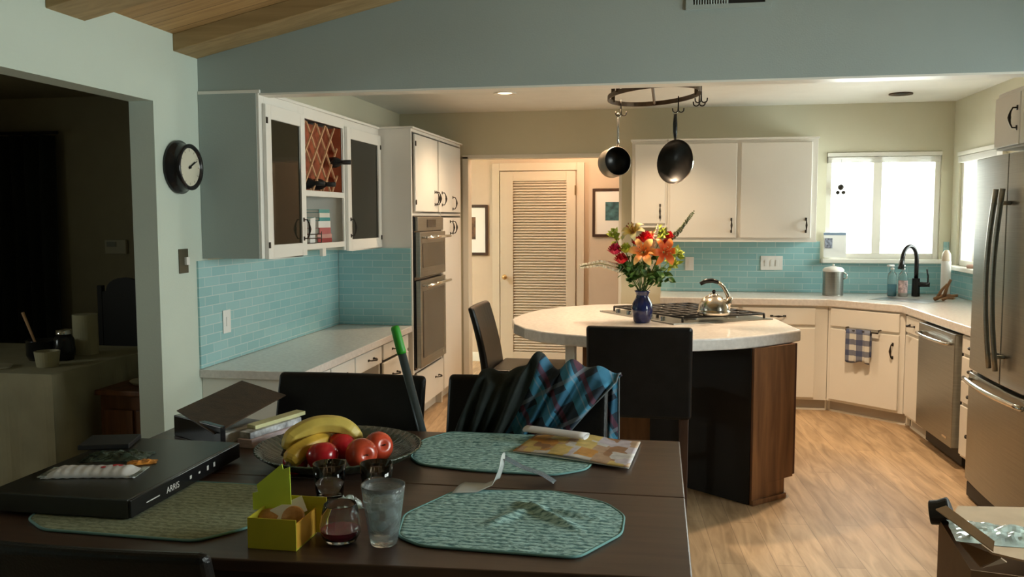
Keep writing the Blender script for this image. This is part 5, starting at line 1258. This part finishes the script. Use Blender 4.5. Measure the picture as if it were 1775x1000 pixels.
G().tube([(-3.58, 4.5, zt+.03), (-3.68, 4.5, zt+.27)], [.006, .009], 8).build('spoon', m_lat, tt)
tt = thing('glass_jar', 'glass coffee jar with chrome lid beside the pot in the dark room', 'jar', (-3.42, 4.48, zt))
G().lathe([(.001, 0), (.05, 0), (.06, .05), (.055, .12), (.04, .15), (.001, .15)], (-3.42, 4.50, zt), 28).build('jar_body', m_black, tt, smooth=True)
G().lathe([(.042, .150), (.042, .175), (.001, .18)], (-3.42, 4.50, zt), 28).build('lid', m_chrome, tt, smooth=True)
t = thing('wooden_chest', 'brown wooden chest behind the opening in the dark room', 'chest', (-2.9, 4.6, 0))
G().box(-3.06, 4.30, .04, -2.62, 4.85, .60).build('body', m_dkwood, t, bevel=.004)
G().box(-3.075, 4.27, .60, -2.60, 4.88, .63).build('lid', m_dkwood, t, bevel=.006)
for x in (-3.03, -2.84): G().box(x, 4.285, .12, x+.17, 4.299, .52).build('door_panel', m_dkwood, t, bevel=.004)
o = G().lathe([(.001, 0), (.13, 0), (.14, .012), (.001, .008)], (-2.88, 4.55, .6305), 36).build('plate', mat('plate_pale', (.5, .46, .34), .4)); tag(o, 'pale plate on top of the wooden chest', 'plate')
t = thing('carved_chair', 'dark high-backed carved chair with arched top against the dark wall', 'chair', (-3.93, 5.65, 0))
G().box(-4.16, 5.42, .42, -3.72, 5.85, .47).build('seat', m_dkchair, t, bevel=.006)
pts = [(-4.13, .47), (-4.13, 1.02)]+[(-3.94+.15*math.cos(PI-k*PI/10), 1.03+.10*math.sin(PI-k*PI/10)) for k in range(11)]+[(-3.75, 1.02), (-3.75, .47)]
g = G(); f_ = [g.bm.verts.new((x, 5.86, z)) for x, z in pts]; b__ = [g.bm.verts.new((x, 5.89, z)) for x, z in pts]; g.face(f_); g.face(b__[::-1])
for i in range(len(pts)): j = (i+1) % len(pts); g.face([f_[i], b__[i], b__[j], f_[j]])
g.build('backrest', m_dkchair, t)
for x in (-4.14, -3.74): 
    G().box(x-.02, 5.855, 0, x+.02, 5.895, 1.07).build('post', m_dkchair, t, bevel=.004); G().box(x-.02, 5.43, 0, x+.02, 5.47, .42).build('leg', m_dkchair, t)
g = G(); g.box(-4.30, 6.17, 1.29, -4.12, 6.199, 1.40); t = thing('thermostat', 'cream thermostat on the dark living room wall', 'thermostat', (-4.2, 6.2, 1.3)); g.build('housing', mat('thermostat_cream', (.42, .38, .25), .5), t, bevel=.004)
G().box(-4.28, 6.165, 1.345, -4.20, 6.169, 1.385).build('screen', mat('screen_grey', (.2, .2, .15), .3), t)
def curt(u, v): return Vector((-5.45+.80*u, 6.08+.035*math.sin(u*40)+.01*math.sin(v*5+u*9), .05+2.15*v))
tag(G().grid(curt, 90, 10).build('curtain', mat('curtain_black', (.012, .013, .009), .9), smooth=True, solid=.004), 'dark heavy curtain at the left end of the dark room wall', 'curtain')
G_rod = G().tube([(-5.48, 6.08, 2.22), (-4.6, 6.08, 2.22)], .012, 8).build('curtain_rod', m_iron); tag(G_rod, 'dark rod carrying the curtain in the dark room', 'curtain rod')
